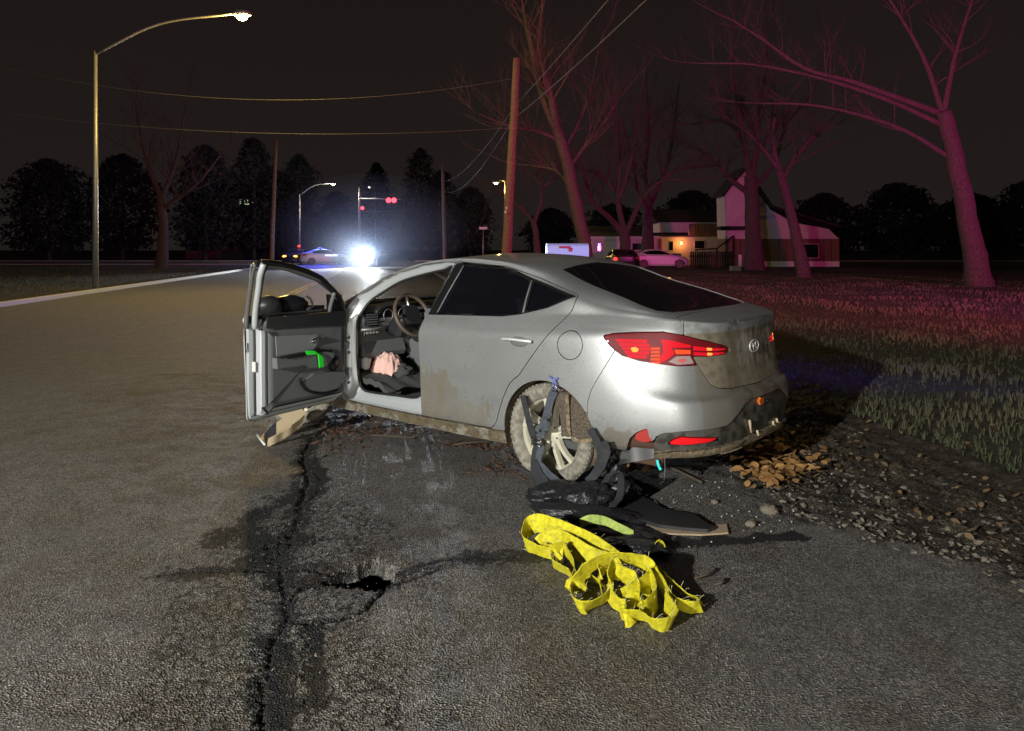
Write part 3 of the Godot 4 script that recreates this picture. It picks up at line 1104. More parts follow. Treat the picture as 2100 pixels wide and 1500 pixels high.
# outlines on the unrolled skin (length forward of the rear axle, height)
func outlines() -> Dictionary:
	var o := {}
	o.lamp = poly([-.405, .964, -.465, .978, -.590, .987, -.708, .992, -.762, .996, -.883, .978, -1.045, .938, -1.204, .897, -1.243, .880, -1.245, .866, -1.20, .853, -1.04, .853, -.939, .858, -.962, .813, -.952, .806, -.844, .806, -.726, .816, -.625, .828, -.525, .854, -.450, .907, -.41, .950])
	o.trunk = poly([-.886, 1.3, -.888, .975, -.939, .858, -.995, .759, -1.025, .709, -1.05, .685, -1.091, .668, -1.214, .649, -1.7, .632, -1.7, 1.3])
	o.trunk_top = {"plan": v2([-.755, -.6, -.755, .6, -.79, .628, -.80, .64, -1.1, .64, -1.1, -.6])}
	o.bumper = poly([-.488, .89, -.346, .644, -.32, .57, -.30, .1, -1.75, .1, -1.75, .90])
	o.black = poly([-.69, .1, -.70, .36, -.715, .413, -.75, .435, -.835, .451, -1.091, .462, -1.13, .478, -1.200, .522, -1.25, .555, -1.330, .575, -1.75, .572, -1.75, .1])
	o.lip = poly([-.3, .0, -.3, .30, -.69, .31, -.80, .335, -1.1, .35, -1.75, .385, -1.75, .0])
	o.below = poly([-.3, .0, -.3, .23, -.55, .255, -.69, .27, -.80, .29, -1.1, .305, -1.75, .33, -1.75, .0])
	o.torn = poly([-.56, .0, -.55, .30, -.58, .385, -.62, .425, -.672, .453, -.682, .40, -.70, .375, -.72, .0])
	o.reflector = poly([-.762, .370, -.79, .400, -.825, .419, -.95, .408, -1.06, .396, -1.07, .384, -.95, .375, -.84, .368])
	o.fuel = {"at": Vector2(-.190, .892), "r": .086}
	o.arch = {"at": Vector2(-.012, .31), "r": .347}
	o.front_arch = {"at": Vector2(2.67, .315), "r": .35}
	o.sill = poly([.30, .1, .345, .285, .443, .281, 1.126, .265, 2.05, .262, 2.33, .30, 2.36, .1])
	o.rear_door = poly([1.126, .274, .50, .288, .455, .293, .425, .312, .40, .35, .375, .42, .34, .50, .287, .595, .25, .632, .194, .672, .12, .765, -.02, .932, -.10, 1.035, -.139, 1.095, -.150, 1.15, -.145, 1.185, -.11, 1.196, .2, 1.280, .5, 1.352, .95, 1.380, .983, 1.374, 1.1, 1.0, 1.126, .87])
	o.front_door = poly([.985, 1.374, 1.1, 1.0, 1.126, .87, 1.126, .30, 1.135, .283, 1.16, .274, 1.9, .270, 1.97, .277, 2.03, .33, 2.052, .5, 2.056, .9, 2.04, 1.02, 1.95, 1.11, 1.64, 1.272, 1.3, 1.355, 1.1, 1.378])
	o.dlo = poly([1.094, 1.002, .384, 1.030, .227, 1.055, .05, 1.10, -.135, 1.178, -.12, 1.185, .10, 1.238, .225, 1.268, .495, 1.341, .75, 1.364, .94, 1.368, .972, 1.362])
	o.pane = poly([1.005, 1.014, .384, 1.042, .250, 1.065, .275, 1.25, .32, 1.273, .495, 1.327, .75, 1.350, .902, 1.353])
	o.quarter_pane = poly([.212, 1.072, .05, 1.112, -.085, 1.175, .10, 1.224, .238, 1.256])
	o.front_pane = poly([1.02, 1.355, 1.115, 1.015, 1.98, 1.015, 1.93, 1.085, 1.63, 1.238, 1.3, 1.325, 1.12, 1.35])
	o.rear_glass = {"plan": v2([.14, -.50, .16, -.3, .17, 0, .16, .3, .14, .50, .0, .525, -.25, .565, -.5, .60, -.62, .60, -.69, .53, -.725, .3, -.735, 0, -.725, -.3, -.69, -.53, -.62, -.60, -.5, -.60, -.25, -.565, .0, -.525])}
	o.windscreen = {"plan": v2([1.36, -.5, 1.33, -.3, 1.32, 0, 1.33, .3, 1.36, .5, 1.42, .57, 1.6, .61, 1.9, .655, 2.1, .685, 2.22, .55, 2.27, .3, 2.29, 0, 2.27, -.3, 2.22, -.55, 2.1, -.685, 1.9, -.655, 1.6, -.61, 1.42, -.57])}
	o.bonnet = {"plan": v2([2.32, 0, 2.29, .4, 2.20, .70, 2.6, .715, 2.95, .60, 3.22, .40, 3.29, 0, 3.22, -.4, 2.95, -.60, 2.6, -.715, 2.20, -.70, 2.29, -.4])}
	o.fender = poly([2.058, .1, 2.058, 1.2, 4.2, 1.2, 4.2, .1])
	return o

func silver(d: Vector2, p: Vector3, sg: float) -> Color:
	var n := noise.get_noise_2d(d.x * 3.0 + sg * 9.0, d.y * 3.0)
	var k := fine.get_noise_2d(d.x * 60.0, d.y * 60.0)
	var c := Color(0.34, 0.35, 0.35) * (1.0 + 0.02 * n)
	if k > 0.60 and n > 0.12: c = c.lerp(Color(0.2, 0.18, 0.15), 0.35)      # spots of road dirt
	return c

# dried mud thrown up behind the wheels: tongues with torn edges
func muddy_side(d: Vector2, p: Vector3, sg: float) -> Color:
	var c := silver(d, p, sg)
	var n := noise.get_noise_2d(d.x * 4.0 + 5.0, d.y * 2.2 + sg)
	var k := fine.get_noise_2d(d.x * 22.0, d.y * 9.0)
	var top := 0.46 + 0.16 * smoothstep(.5, 1.1, d.x) + 0.14 * n + 0.05 * k
	if d.x < .62: top -= (0.62 - d.x) * 0.55
	if d.y < top and d.x > 0.0 and d.x < 2.0:
		c = c.lerp(Color(0.285, 0.245, 0.165) * (1.0 + 0.2 * k), 0.42 + 0.3 * smoothstep(-0.2, 0.3, n + k * 0.5))
	return c

func muddy_sill(d: Vector2, p: Vector3, sg: float) -> Color:
	var n := noise.get_noise_2d(d.x * 5.0, d.y * 7.0)
	var k := fine.get_noise_2d(d.x * 30.0, d.y * 30.0)
	return Color(0.20, 0.165, 0.105).lerp(Color(0.33, 0.31, 0.26), smoothstep(0.1, 0.35, n + k * 0.3)) * (1.0 + 0.25 * k)

# the boot lid: a dust film wiped into runs under the badge
func dusty_lid(d: Vector2, p: Vector3, sg: float) -> Color:
	var z := p.z * sg
	var k := fine.get_noise_2d(d.x * 40.0, d.y * 40.0)
	var dust := Color(0.30, 0.26, 0.19) * (1.0 + 0.06 * k)
	if d.y > 0.985: return silver(d, p, sg)
	var run := noise.get_noise_2d(z * 14.0, d.y * 2.2 + 3.0) + 0.5 * fine.get_noise_2d(z * 40.0, d.y * 9.0)
	var where := smoothstep(0.36, 0.2, absf(z + 0.06)) * smoothstep(0.74, 0.80, d.y + 0.06 * noise.get_noise_2d(z * 12.0, 4.0))
	if run * where > 0.16: return Color(0.40, 0.37, 0.32)
	if run * where < -0.24: return Color(0.19, 0.16, 0.125)
	return dust

func dirty_bumper(d: Vector2, p: Vector3, sg: float) -> Color:
	var c := silver(d, p, sg)
	var n := noise.get_noise_2d(d.x * 6.0, d.y * 6.0)
	var k := fine.get_noise_2d(d.x * 24.0, d.y * 24.0)
	if d.y < 0.40 + 0.05 * n and d.x > -.75: c = c.lerp(Color(0.2, 0.165, 0.11), 0.65)
	if d.x < -1.25 and n + 0.5 * k > 0.12: c = Color(0.24, 0.20, 0.14)
	elif d.x < -.95: c = c.lerp(Color(0.30, 0.26, 0.19), 0.6)
	return c

func make_sedan():
	car_tables()
	var o := outlines()
	var car := thing("silver_sedan", "wrecked muddy silver sedan with front door open and tail lamps lit", "car", CAR_AT, deg_to_rad(CAR_TURN))
	var us := stations_us(0.0135)
	var vs := steps(0, 4, 40)
	vs.append_array(steps(4, 5, 24).slice(1))
	vs.append_array(steps(5, 7, 22).slice(1))
	var fine_us := steps(10.9, 16.0, 300)
	var L := car_grid(fine_us, steps(4.0, 6.6, 120), false)
	var T := car_grid(steps(11.6, 14.2, 120), steps(.6, 3.2, 60), false)
	var B := car_grid(us, vs, false)
	var U := car_grid(us, steps(0, 3, 48), true)
	join_seam(B, U)
	var none = null
	# the body shell: quarter panels, pillars, roof rails and cowl in one pressing
	var shell_out := [o.rear_door, o.arch, o.fuel, o.bumper, o.lamp, o.trunk, o.front_door, o.sill, o.fender]
	var up_out := [o.rear_door, o.front_door, o.dlo, o.rear_glass, o.windscreen, o.bonnet, o.trunk_top]
	panel("body_shell", car, [cut(B, [], shell_out), cut(U, [], up_out)], M.silver_paint, 0, silver)
	panel("front_fender", car, [cut(B, [o.fender], [o.front_arch, o.sill])], M.silver_paint, 0, silver)
	panel("bonnet", car, [cut(U, [o.bonnet], [])], M.silver_paint, 0, silver)
	panel("sill", car, [cut(B, [o.sill], [o.arch, o.front_arch])], M.muddy_paint, 0, muddy_sill)
	var lid := panel("boot_lid", car, [cut(B, [o.trunk], [o.lamp])], M.muddy_paint, 0, dusty_lid)
	panel("boot_top", lid, [cut(U, [o.trunk_top], [o.rear_glass])], M.silver_paint, 0, silver)
	lid.set_meta("label", "silver boot lid under a film of tan dust")
	var bumper := panel("rear_bumper", car, [cut(B, [o.bumper], [o.lamp, o.trunk, o.arch, o.black, o.lip, o.torn], 0.002)], M.silver_paint, 0, dirty_bumper, 0.003, 0.02)
	panel("bumper_valance", car, [cut(B, [o.black], [o.lip, o.reflector])], M.valance_plastic, 0, none, -0.004, 0.02)
	panel("bumper_lip", car, [cut(B, [o.lip, o.black], [o.below])], M.mud, 0, none, 0.012, 0.03)
	panel("reflector", car, [cut(B, [o.reflector], [])], M.reflector_red, 1)
	panel("reflector", car, [cut(B, [o.reflector], [])], M.reflector_red, -1)
	panel("fuel_flap", car, [cut(B, [o.fuel], [])], M.silver_paint, 1, silver)
	panel("fuel_flap_blank", car, [cut(B, [o.fuel], [], -0.001)], M.silver_paint, -1, silver)
	# glass
	panel("rear_window", car, [cut(U, [o.rear_glass], [])], M.tinted_glass, 0, none, -0.004, 0.004)
	panel("windscreen", car, [cut(U, [o.windscreen], [])], M.clear_glass, 0, none, -0.004, 0.004)
	for sg in [1, -1]:
		var door := panel("rear_door", car, [cut(B, [o.rear_door], [o.dlo]), cut(U, [o.rear_door], [o.dlo])], M.silver_paint, sg, muddy_side)
		panel("window_trim", door, [cut(U, [o.dlo], [o.pane, o.quarter_pane], 0.001)], M.black_trim, sg, none, -0.004, 0.014)
		panel("window", door, [cut(U, [o.pane], [])], M.tinted_glass, sg, none, -0.009, 0.004)
		panel("quarter_window", door, [cut(U, [o.quarter_pane], [])], M.tinted_glass, sg, none, -0.009, 0.004)
		var st := builder()
		var w := []
		for q in [[.262, 1.060], [.275, 1.13], [.285, 1.20], [.292, 1.262]]: w.append(cv(on_skin(U, q[0] - .035, q[1], sg, 0.002)))
		tube(st, w, 0.007, 6)
		commit(st, "window_divider", M.grey_plastic, door)
		st = builder()
		w = []
		for q in [[1.0, 1.02], [.96, 1.15], [.915, 1.28], [.893, 1.352]]: w.append(cv(on_skin(U, q[0], q[1], sg, 0.0)))
		tube(st, w, 0.006, 6)
		commit(st, "window_channel", M.grey_plastic, door)
		door_handle(door, .19, .895, .91 * sg, sg)
	# right front door, closed
	var fd := panel("front_door", car, [cut(B, [o.front_door], []), cut(U, [o.front_door], [o.front_pane])], M.silver_paint, -1, muddy_side)
	panel("window", fd, [cut(U, [o.front_pane], [])], M.tinted_glass, -1, none, -0.009, 0.004)
	door_handle(fd, 1.3, .87, -.915, -1)
	for sg in [1, -1]: tail_lamp(car, L, o.lamp, sg)
	for sg in [1, -1]: head_lamp(car, sg)
	rear_details(car, T)
	inner_structure(car)
	door_frame(car, U)
	open_door(car, B, U, o)
	cabin(car)
	for sg in [1.0, -1.0]:
		road_wheel(car, "rear_wheel", Vector3(.0, .315, .765 * sg), sg, Basis())
	road_wheel(car, "front_wheel", Vector3(2.63, .30, .86), 1.0, Basis.from_euler(Vector3(0.25, deg_to_rad(38), 0)))
	road_wheel(car, "front_wheel", Vector3(2.67, .315, -.78), -1.0, Basis.from_euler(Vector3(0, deg_to_rad(12), 0)))
	hanging_liner(car)

# a point of the left skin (mirrored by sg) at given length and height, found on the grid
func on_skin(g: Dictionary, s: float, y: float, sg := 1.0, lift := 0.0) -> Vector3:
	var best := 9.0
	var at := 0
	for i in g.D.size():
		var d: float = absf(g.D[i].x - s) + absf(g.D[i].y - y)
		if d < best: best = d; at = i
	var p: Vector3 = g.P[at]
	var n: Vector3 = g.N[at]
	# slide along the tangent plane to the wanted length and height
	if absf(n.z) > 0.25 and absf(n.z) > absf(n.x):
		var dx: float = s - g.D[at].x
		var dy: float = y - g.D[at].y
		p += Vector3(dx, dy, -(n.x * dx + n.y * dy) / n.z)
	else: p.y = y
	p += n * lift
	return Vector3(p.x, p.y, p.z * sg)

func door_handle(door: Node3D, x: float, y: float, z: float, sg: int):
	var st := builder()
	var pts := []
	for q in [[.13, -.006, -.012], [.115, 0, .012], [.06, .004, .022], [-.02, .004, .022], [-.085, .002, .018], [-.11, 0, .004]]:
		pts.append(cv(Vector3(x + q[0], y + q[1], z + q[2] * sg)))
	tube(st, smooth_path(pts, 4), 0.017, 8, false, true, 0.62)
	commit(st, "door_handle", M.silver_paint, door)
	st = builder()
	ellipsoid(st, cv(Vector3(x + .005, y - .012, z - .012 * sg)), Vector3(.075, .033, .012), 16, 8)
	commit(st, "handle_cup", M.grey_plastic, door)

# tail lamp: dark lens with lit segments, each on the skin
func tail_lamp(car: Node3D, B: Dictionary, outline: Dictionary, sg: int):
	var lens := panel("tail_lamp", car, [cut(B, [outline], [], 0.001)], M.lens_dark, sg, null, -0.016, 0.004)
	panel("lens_cover", lens, [cut(B, [outline], [], 0.001)], M.lens_cover, sg, null, 0.001, 0.0)
	var seg := func(pts: Array, m: Material, lift: float, called: String):
		var q := poly(pts)
		panel(called, lens, [cut(B, [q], [], 0.0)], m, sg, null, lift - .014, 0.008)
	# side cluster of bars
	for k in 5:
		var y := .948 - k * .022
		var a := -.478 - k * .018
		var b := -.672 - (2 - absf(k - 2.0)) * .012
		seg.call([a, y, b, y, b + .004, y - .018, a - .015, y - .018], M.lamp_red, 0.004, "lamp_bar")
	seg.call([-.572, .898, -.60, .905, -.622, .893, -.612, .876, -.585, .876], M.lamp_bulb, 0.007, "lamp_bulb")
	# arrow shaped core
	seg.call([-.748, .953, -.812, .950, -.895, .930, -.937, .920, -.937, .907, -.85, .908, -.812, .908, -.832, .875, -.775, .835, -.735, .818, -.728, .835, -.762, .88, -.760, .92], M.lamp_red, 0.004, "lamp_core")
	for k in 5:
		var y := .905 - k * .02
		seg.call([-.695 + k * .001, y, -.742, y + .003, -.745, y - .011, -.692 + k * .002, y - .012], M.lamp_hot, 0.007, "lamp_rib")
	seg.call([-.830, .898, -.933, .893, -.933, .870, -.840, .872], M.lamp_hot, 0.004, "lamp_amber")
	seg.call([-.79, .828, -.84, .860, -.928, .860, -.951, .817, -.85, .812], M.lamp_clear, 0.004, "reverse_lamp")
	seg.call([-.855, .843, -.89, .847, -.905, .833, -.875, .823, -.85, .829], M.lamp_pink, 0.007, "reverse_bulb")
	for k in 2:
		var y := .905 - k * .028
		seg.call([-.955, y + .010 - k * .006, -1.06, y - .006, -1.205 + k * .01, y - .022 + k * .008, -1.205 + k * .01, y - .029 + k * .008, -1.06, y - .024, -.955, y - .015], M.lamp_red, 0.004, "lamp_blade")
		seg.call([-1.045, y - .004, -1.08, y - .008, -1.08, y - .022, -1.045, y - .020], M.lamp_bulb, 0.008, "lamp_bulb")

func head_lamp(car: Node3D, sg: int):
	var st := builder()
	ellipsoid(st, cv(Vector3(3.16, .66, .62 * sg)), Vector3(.2, .06, .17), 16, 10)
	commit(st, "head_lamp", M.lamp_clear, car)

func rear_details(car: Node3D, B: Dictionary):
	# oval badge with a slanted letter
	var at := Vector3(-.972, .868, .0)
	var xf := Transform3D(Basis(Vector3(0, 0, -1), Vector3(0, 1, 0), Vector3(-1, 0, 0)), at)
	var st := builder()
	var ring := []
	for k in 28:
		var a := TAU * k / 28
		ring.append(xf * Vector3(cos(a) * .068, sin(a) * .036, .002))
	tube(st, ring, .0055, 6, true)
	for s in [[-.026, -.018, -.012, .024], [.012, -.024, .026, .018], [-.02, -.002, .02, .004]]:
		tube(st, [xf * Vector3(s[0], s[1], .003), xf * Vector3(s[2], s[3], .003)], .005, 6)
	commit(st, "badge", M.badge_metal, car)
	# number plate recess screw hole and an orange light glint made as a patch
	st = builder()
	lathe(st, [Vector2(0, .004), Vector2(.013, .004), Vector2(.014, -.01)], 14, Transform3D(Basis(Vector3(0, 0, -1), Vector3.UP, Vector3(-1, 0, 0)), Vector3(-1.056, .532, .02)))
	commit(st, "bolt_hole", M.black_trim, car)
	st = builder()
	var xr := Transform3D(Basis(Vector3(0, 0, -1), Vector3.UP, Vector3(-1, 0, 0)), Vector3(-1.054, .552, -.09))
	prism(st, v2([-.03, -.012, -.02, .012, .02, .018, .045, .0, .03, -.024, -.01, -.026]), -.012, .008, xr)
	commit(st, "orange_glint", M.glint_orange, car)
	st = builder()
	tube(st, [Vector3(-1.054, .46, -.27), Vector3(-1.048, .38, -.23)], .008, 6)
	commit(st, "scrape_mark", M.beige_plastic, car)
	# tabs broken out of the lip
	for z in [.12, -.14, -.22]:
		st = builder()
		prism(st, v2([-.035, -.012, .035, -.005, .042, .028, .03, .008]), -.006, .008, Transform3D(Basis(Vector3(0, 0, -1), Vector3.UP, Vector3(-1, 0, 0)), Vector3(-1.06 + z * z * .22, .345 + (.4 - z) * .03, -z)))
		commit(st, "broken_tab", M.beige_plastic, car)
	# torn corner: liner, red piece and curled skirt hanging under the bumper
	panel("torn_reflector", car, [cut(B, [poly([-.598, .375, -.612, .418, -.642, .438, -.676, .452, -.682, .41, -.70, .372, -.66, .355, -.62, .362])], [])], M.red_plastic, 1, null, -.02, .01)
	panel("broken_foam", car, [cut(B, [poly([-.47, .30, -.50, .345, -.56, .385, -.61, .42, -.60, .37, -.66, .35, -.72, .36, -.74, .31, -.6, .27])], [])], M.dark_rust, 1, null, -.035, .01)
	st = builder()
	var sheet := []
	var wd := []
	for q in [[-.36, .20, .74], [-.46, .245, .77], [-.56, .28, .76], [-.66, .305, .70], [-.72, .355, .675], [-.76, .40, .655], [-.81, .43, .64]]:
		sheet.append(cv(Vector3(q[0], q[1], q[2])))
		wd.append(Vector3(.02, .09 - .02 * absf(q[0] + .5), 0.03))
	ribbon(st, smooth_path(sheet, 4), smooth_path(wd, 4), .006)
	commit(st, "torn_skirt", M.black_plastic, car)
	st = builder()
	var mudp := []
	var mw := []
	for q in [[-.30, .25, .70], [-.40, .29, .745], [-.50, .30, .75], [-.60, .30, .72], [-.70, .28, .66]]:
		mudp.append(cv(Vector3(q[0], q[1], q[2]))); mw.append(Vector3(0, .15, .03))
	ribbon(st, smooth_path(mudp, 4), smooth_path(mw, 4), .008)
	commit(st, "wheel_liner_edge", M.dark_rust, car)

# floor, firewall, bulkhead and arch tubs that close the body from inside
func inner_structure(car: Node3D):
	var st := builder()
	box(st, Vector3(3.0, .05, 1.56), Transform3D(Basis(), Vector3(.96, .255, 0)))
	commit(st, "floor_pan", M.carpet, car)
	st = builder()
	box(st, Vector3(.05, .72, 1.5), Transform3D(Basis.from_euler(Vector3(0, 0, .15)), Vector3(2.38, .60, 0)))
	commit(st, "firewall", M.carpet, car)
	st = builder()
	box(st, Vector3(.05, .62, 1.3), Transform3D(Basis.from_euler(Vector3(0, 0, .2)), Vector3(-.15, .75, 0)))
	box(st, Vector3(.55, .03, 1.2), Transform3D(Basis(), Vector3(-.42, 1.0, 0)))
	commit(st, "rear_bulkhead", M.carpet, car)
	for q in [[-.012, .31, .347], [2.67, .315, .35]]:
		for sg in [1.0, -1.0]:
			st = builder()
			var xf := Transform3D(Basis(Vector3(1, 0, 0), Vector3.UP, Vector3(0, 0, -sg)), cv(Vector3(q[0], q[1], 0)))
			lathe(st, [Vector2(q[2] - .001, .868), Vector2(q[2] + .012, .84), Vector2(q[2] + .02, .56), Vector2(.05, .55)], 40, xf, true, -.35, PI + .35)
			commit(st, "wheel_arch", M.mud, car)

func door_frame(car: Node3D, U: Dictionary):
	# the left door opening: stepped jamb of bright painted steel with a black weather strip
	var outer := [[.985, 1.372], [1.09, 1.0], [1.126, .87], [1.126, .42], [1.128, .30], [1.16, .276], [1.5, .272], [1.9, .272], [1.99, .285], [2.035, .34], [2.052, .5], [2.056, .75], [2.05, .92], [2.03, 1.02], [1.95, 1.105], [1.8, 1.19], [1.64, 1.270], [1.45, 1.322], [1.3, 1.352], [1.12, 1.374]]
	var inner := [[1.09, 1.325], [1.19, 1.0], [1.22, .87], [1.22, .50], [1.235, .405], [1.31, .362], [1.5, .352], [1.82, .338], [1.93, .358], [1.965, .42], [1.985, .55], [1.99, .75], [1.985, .89], [1.96, .97], [1.90, 1.055], [1.77, 1.135], [1.62, 1.212], [1.44, 1.262], [1.3, 1.292], [1.18, 1.315]]
	var zo := func(y: float) -> float: return .865 if y < .9 else .865 - (y - .9) * .41
	var rows := [[], [], [], []]
	for i in outer.size():
		var a := Vector2(outer[i][0], outer[i][1])
		var b := Vector2(inner[i][0], inner[i][1])
		var k := 0
		for f in [[0.0, .0], [.10, .045], [.62, .060], [1.0, .105]]:
			var q := a.lerp(b, f[0])
			rows[k].append(Vector3(q.x, q.y, zo.call(q.y) - f[1]))
			k += 1
	var st := builder()
	st.set_smooth_group(0)
	var R := []
	for r in rows: R.append(smooth_path(r, 4, true))
	for k in 3:
		var n: int = R[k].size()
		for i in n:
			var j := (i + 1) % n
			quad(st, cv(R[k][i]), cv(R[k + 1][i]), cv(R[k + 1][j]), cv(R[k][j]))
	var f := commit(st, "door_frame", M.jamb_paint, car)
	st = builder()
	var s := []
	for p in R[3]: s.append(cv(p + Vector3(0, 0, .004)))
	tube(st, s, .011, 8, true)
	commit(st, "weather_strip", M.seal_rubber, f)
	# hinge bolts and striker
	for q in [[2.022, .76], [2.022, .64], [2.024, .40]]:
		st = builder()
		lathe(st, [Vector2(0, .008), Vector2(.011, .007), Vector2(.014, 0)], 8, Transform3D(Basis(Vector3(1, 0, 0), Vector3.UP, Vector3(0, 0, -1)), cv(Vector3(q[0], q[1], .825))), false)
		commit(st, "bolt", M.grey_metal, f)
	for y in [.70, .45]:
		st = builder()
		box(st, Vector3(.05, .06, .05), Transform3D(Basis(), cv(Vector3(2.03, y, .855))))
		commit(st, "hinge", M.jamb_paint, f)
	st = builder()
	tube(st, [cv(Vector3(1.145, .66, .81)), cv(Vector3(1.175, .66, .84)), cv(Vector3(1.195, .66, .81))], .006, 6)
	commit(st, "striker", M.chrome, f)
	# pillar and roof lining behind the opening
	st = builder()
	box(st, Vector3(.16, .75, .10), Transform3D(Basis(), cv(Vector3(1.13, .66, .74))), .03)
	commit(st, "pillar_trim", M.grey_plastic, car)
	st = builder()
	box(st, Vector3(.95, .02, 1.0), Transform3D(Basis(), Vector3(.78, 1.355, 0)), .009)
	commit(st, "roof_lining", M.mid_plastic, car)
	st = builder()
	box(st, Vector3(.03, .60, .06), Transform3D(Basis(), cv(Vector3(2.10, .62, .755))), .01)
	commit(st, "kick_panel", M.mid_plastic, car)

# the front door swung open: a point of the shut door (X, Y, Z) carried round the hinge
const DOOR_OPEN := 80.0
func swung(p: Vector3) -> Vector3:
	var a := deg_to_rad(DOOR_OPEN)
	var dx := 2.06 - p.x
	var t := .88 - p.z
	return Vector3(2.06 - cos(a) * dx - sin(a) * t, p.y, .88 + sin(a) * dx - cos(a) * t)

func inset(line: Array, by: float) -> Array:
	var out := []
	var n := line.size()
	for i in n:
		var a: Vector2 = line[(i - 1 + n) % n]
		var b: Vector2 = line[i]
		var c: Vector2 = line[(i + 1) % n]
		var n1 := (b - a).normalized().orthogonal()
		var n2 := (c - b).normalized().orthogonal()
		var m := (n1 + n2)
		m = m / maxf(m.dot(n1), 0.35)
		out.append(b + m * by)
	return out

func open_door(car: Node3D, B: Dictionary, U: Dictionary, o: Dictionary):
	var door := thing_node("front_door", car)
	var at := func(x: float, y: float, t: float) -> Vector3: return cv(swung(Vector3(x, y, .88 - t)))
	var skin := panel("door_skin", door, [cut(B, [o.front_door], []), cut(U, [o.front_door], [o.front_pane])], M.silver_paint, 1, silver, 0.0, .012, swung)
	# lower half: outline runs latch side top, down, along the bottom, up the hinge side
	var line := [[1.105, 1.0], [1.126, .92], [1.130, .80], [1.130, .65], [1.132, .50], [1.134, .38], [1.140, .31], [1.165, .292], [1.30, .287], [1.5, .284], [1.7, .281], [1.88, .279], [1.97, .285], [2.02, .33], [2.04, .42], [2.046, .60], [2.05, .80], [2.045, .97], [1.9, .995], [1.7, .997], [1.5, .998], [1.3, 1.0]]
	var pts := []
	for q in line: pts.append(Vector2(q[0], q[1]))
	pts = smooth_path(pts, 3, true)
	var cc := Vector2(1.6, .65)
	var sgn := 1.0 if (Vector2(inset(pts, .02)[0]) - cc).length() < (Vector2(pts[0]) - cc).length() else -1.0
	var ring := func(by: float, t0: float) -> Array:
		var r := []
		for p in inset(pts, by * sgn): r.append(at.call(p.x, p.y, t0 + (.0 if p.y < .93 else 0.0)))
		return r
	var shellp := [[0.0, .006], [.002, .030], [.034, .036], [.042, .046], [.045, .088], [.050, .100], [.078, .106]]
	var st := builder()
	st.set_smooth_group(0)
	for k in shellp.size() - 1:
		var a: Array = ring.call(shellp[k][0], shellp[k][1])
		var b: Array = ring.call(shellp[k + 1][0], shellp[k + 1][1])
		st.set_smooth_group(k)
		for i in a.size():
			var j := (i + 1) % a.size()
			quad(st, a[i], a[j], b[j], b[i])
	commit(st, "door_shell", M.jamb_paint, door)
	for s in [[.038, .045, .009], [.082, .112, .010]]:
		st = builder()
		tube(st, ring.call(s[0], s[1]), s[2], 6, true)
		commit(st, "door_seal", M.seal_rubber, door)
	# trim card, crowned, in three tones
	st = builder()
	st.set_smooth_group(0)
	var r0: Array = ring.call(.078, .106)
	var r1 := []
	var r2 := []
	for p in inset(pts, .078 * sgn):
		var q: Vector2 = p.lerp(Vector2(1.58, .66), .03)
		r1.append(at.call(q.x, q.y, .126))
		q = p.lerp(Vector2(1.58, .66), .12)
		r2.append(at.call(q.x, q.y, .132))
	for i in r0.size():
		var j := (i + 1) % r0.size()
		quad(st, r0[i], r0[j], r1[j], r1[i])
		quad(st, r1[i], r1[j], r2[j], r2[i])
	var mid := Vector3.ZERO
	for p in r2: mid += p / r2.size()
	st.set_smooth_group(-1)
	for i in r2.size(): tri(st, r2[i], r2[(i + 1) % r2.size()], mid)
	var card := commit(st, "trim_card", M.grey_plastic, door)
	var slab := func(poly_: Array, t0: float, t1: float, m: Material, called: String):
		var b := builder()
		var q := v2(poly_)
		var idx := Geometry2D.triangulate_polygon(q)
		b.set_smooth_group(-1)
		for i in range(0, idx.size(), 3):
			tri(b, at.call(q[idx[i]].x, q[idx[i]].y, t1), at.call(q[idx[i + 1]].x, q[idx[i + 1]].y, t1), at.call(q[idx[i + 2]].x, q[idx[i + 2]].y, t1))
		for i in q.size():
			var a := q[i]
			var c := q[(i + 1) % q.size()]
			var am := a.lerp(Vector2(1.6, .7), .012)
			var cm := c.lerp(Vector2(1.6, .7), .012)
			quad(b, at.call(a.x, a.y, t0), at.call(c.x, c.y, t0), at.call(c.x, c.y, t1 - .004), at.call(a.x, a.y, t1 - .004))
		commit(b, called, m, card)
	slab.call([1.20, 1.0, 1.19, .925, 1.96, .875, 1.97, .99], .12, .145, M.black_plastic, "upper_trim")
	slab.call([1.27, .865, 1.285, .72, 1.62, .72, 1.70, .80, 1.66, .835], .12, .143, M.mid_plastic, "cloth_insert")
	slab.call([1.245, .715, 1.25, .64, 1.50, .635, 1.56, .60, 1.72, .60, 1.80, .66, 1.80, .715, 1.62, .71], .125, .185, M.grey_plastic, "armrest")
	slab.call([1.27, .722, 1.27, .708, 1.70, .708, 1.78, .69, 1.77, .715, 1.66, .73], .15, .189, M.black_trim, "pull_recess")
	slab.call([1.50, .50, 1.56, .44, 1.70, .405, 1.85, .405, 1.93, .46, 1.94, .52, 1.80, .54, 1.62, .55], .12, .165, M.grey_plastic, "door_pocket")
	for k in 3:
		slab.call([1.33 + k * .06, .700, 1.335 + k * .06, .716, 1.375 + k * .06, .716, 1.372 + k * .06, .700], .18, .197, M.black_trim, "window_switch")
	var st2 := builder()
	var rim := []
	for q in [[1.47, .535], [1.53, .455], [1.64, .405], [1.76, .385], [1.87, .392]]: rim.append(at.call(q[0], q[1], .16))
	tube(st2, smooth_path(rim, 4), .012, 6)
	commit(st2, "pocket_rim", M.black_trim, card)
	st2 = builder()
	tube(st2, smooth_path([at.call(1.60, .79, .148), at.call(1.66, .81, .16), at.call(1.74, .80, .152)], 4), .012, 6)
	commit(st2, "latch_lever", M.chrome, card)
	st2 = builder()
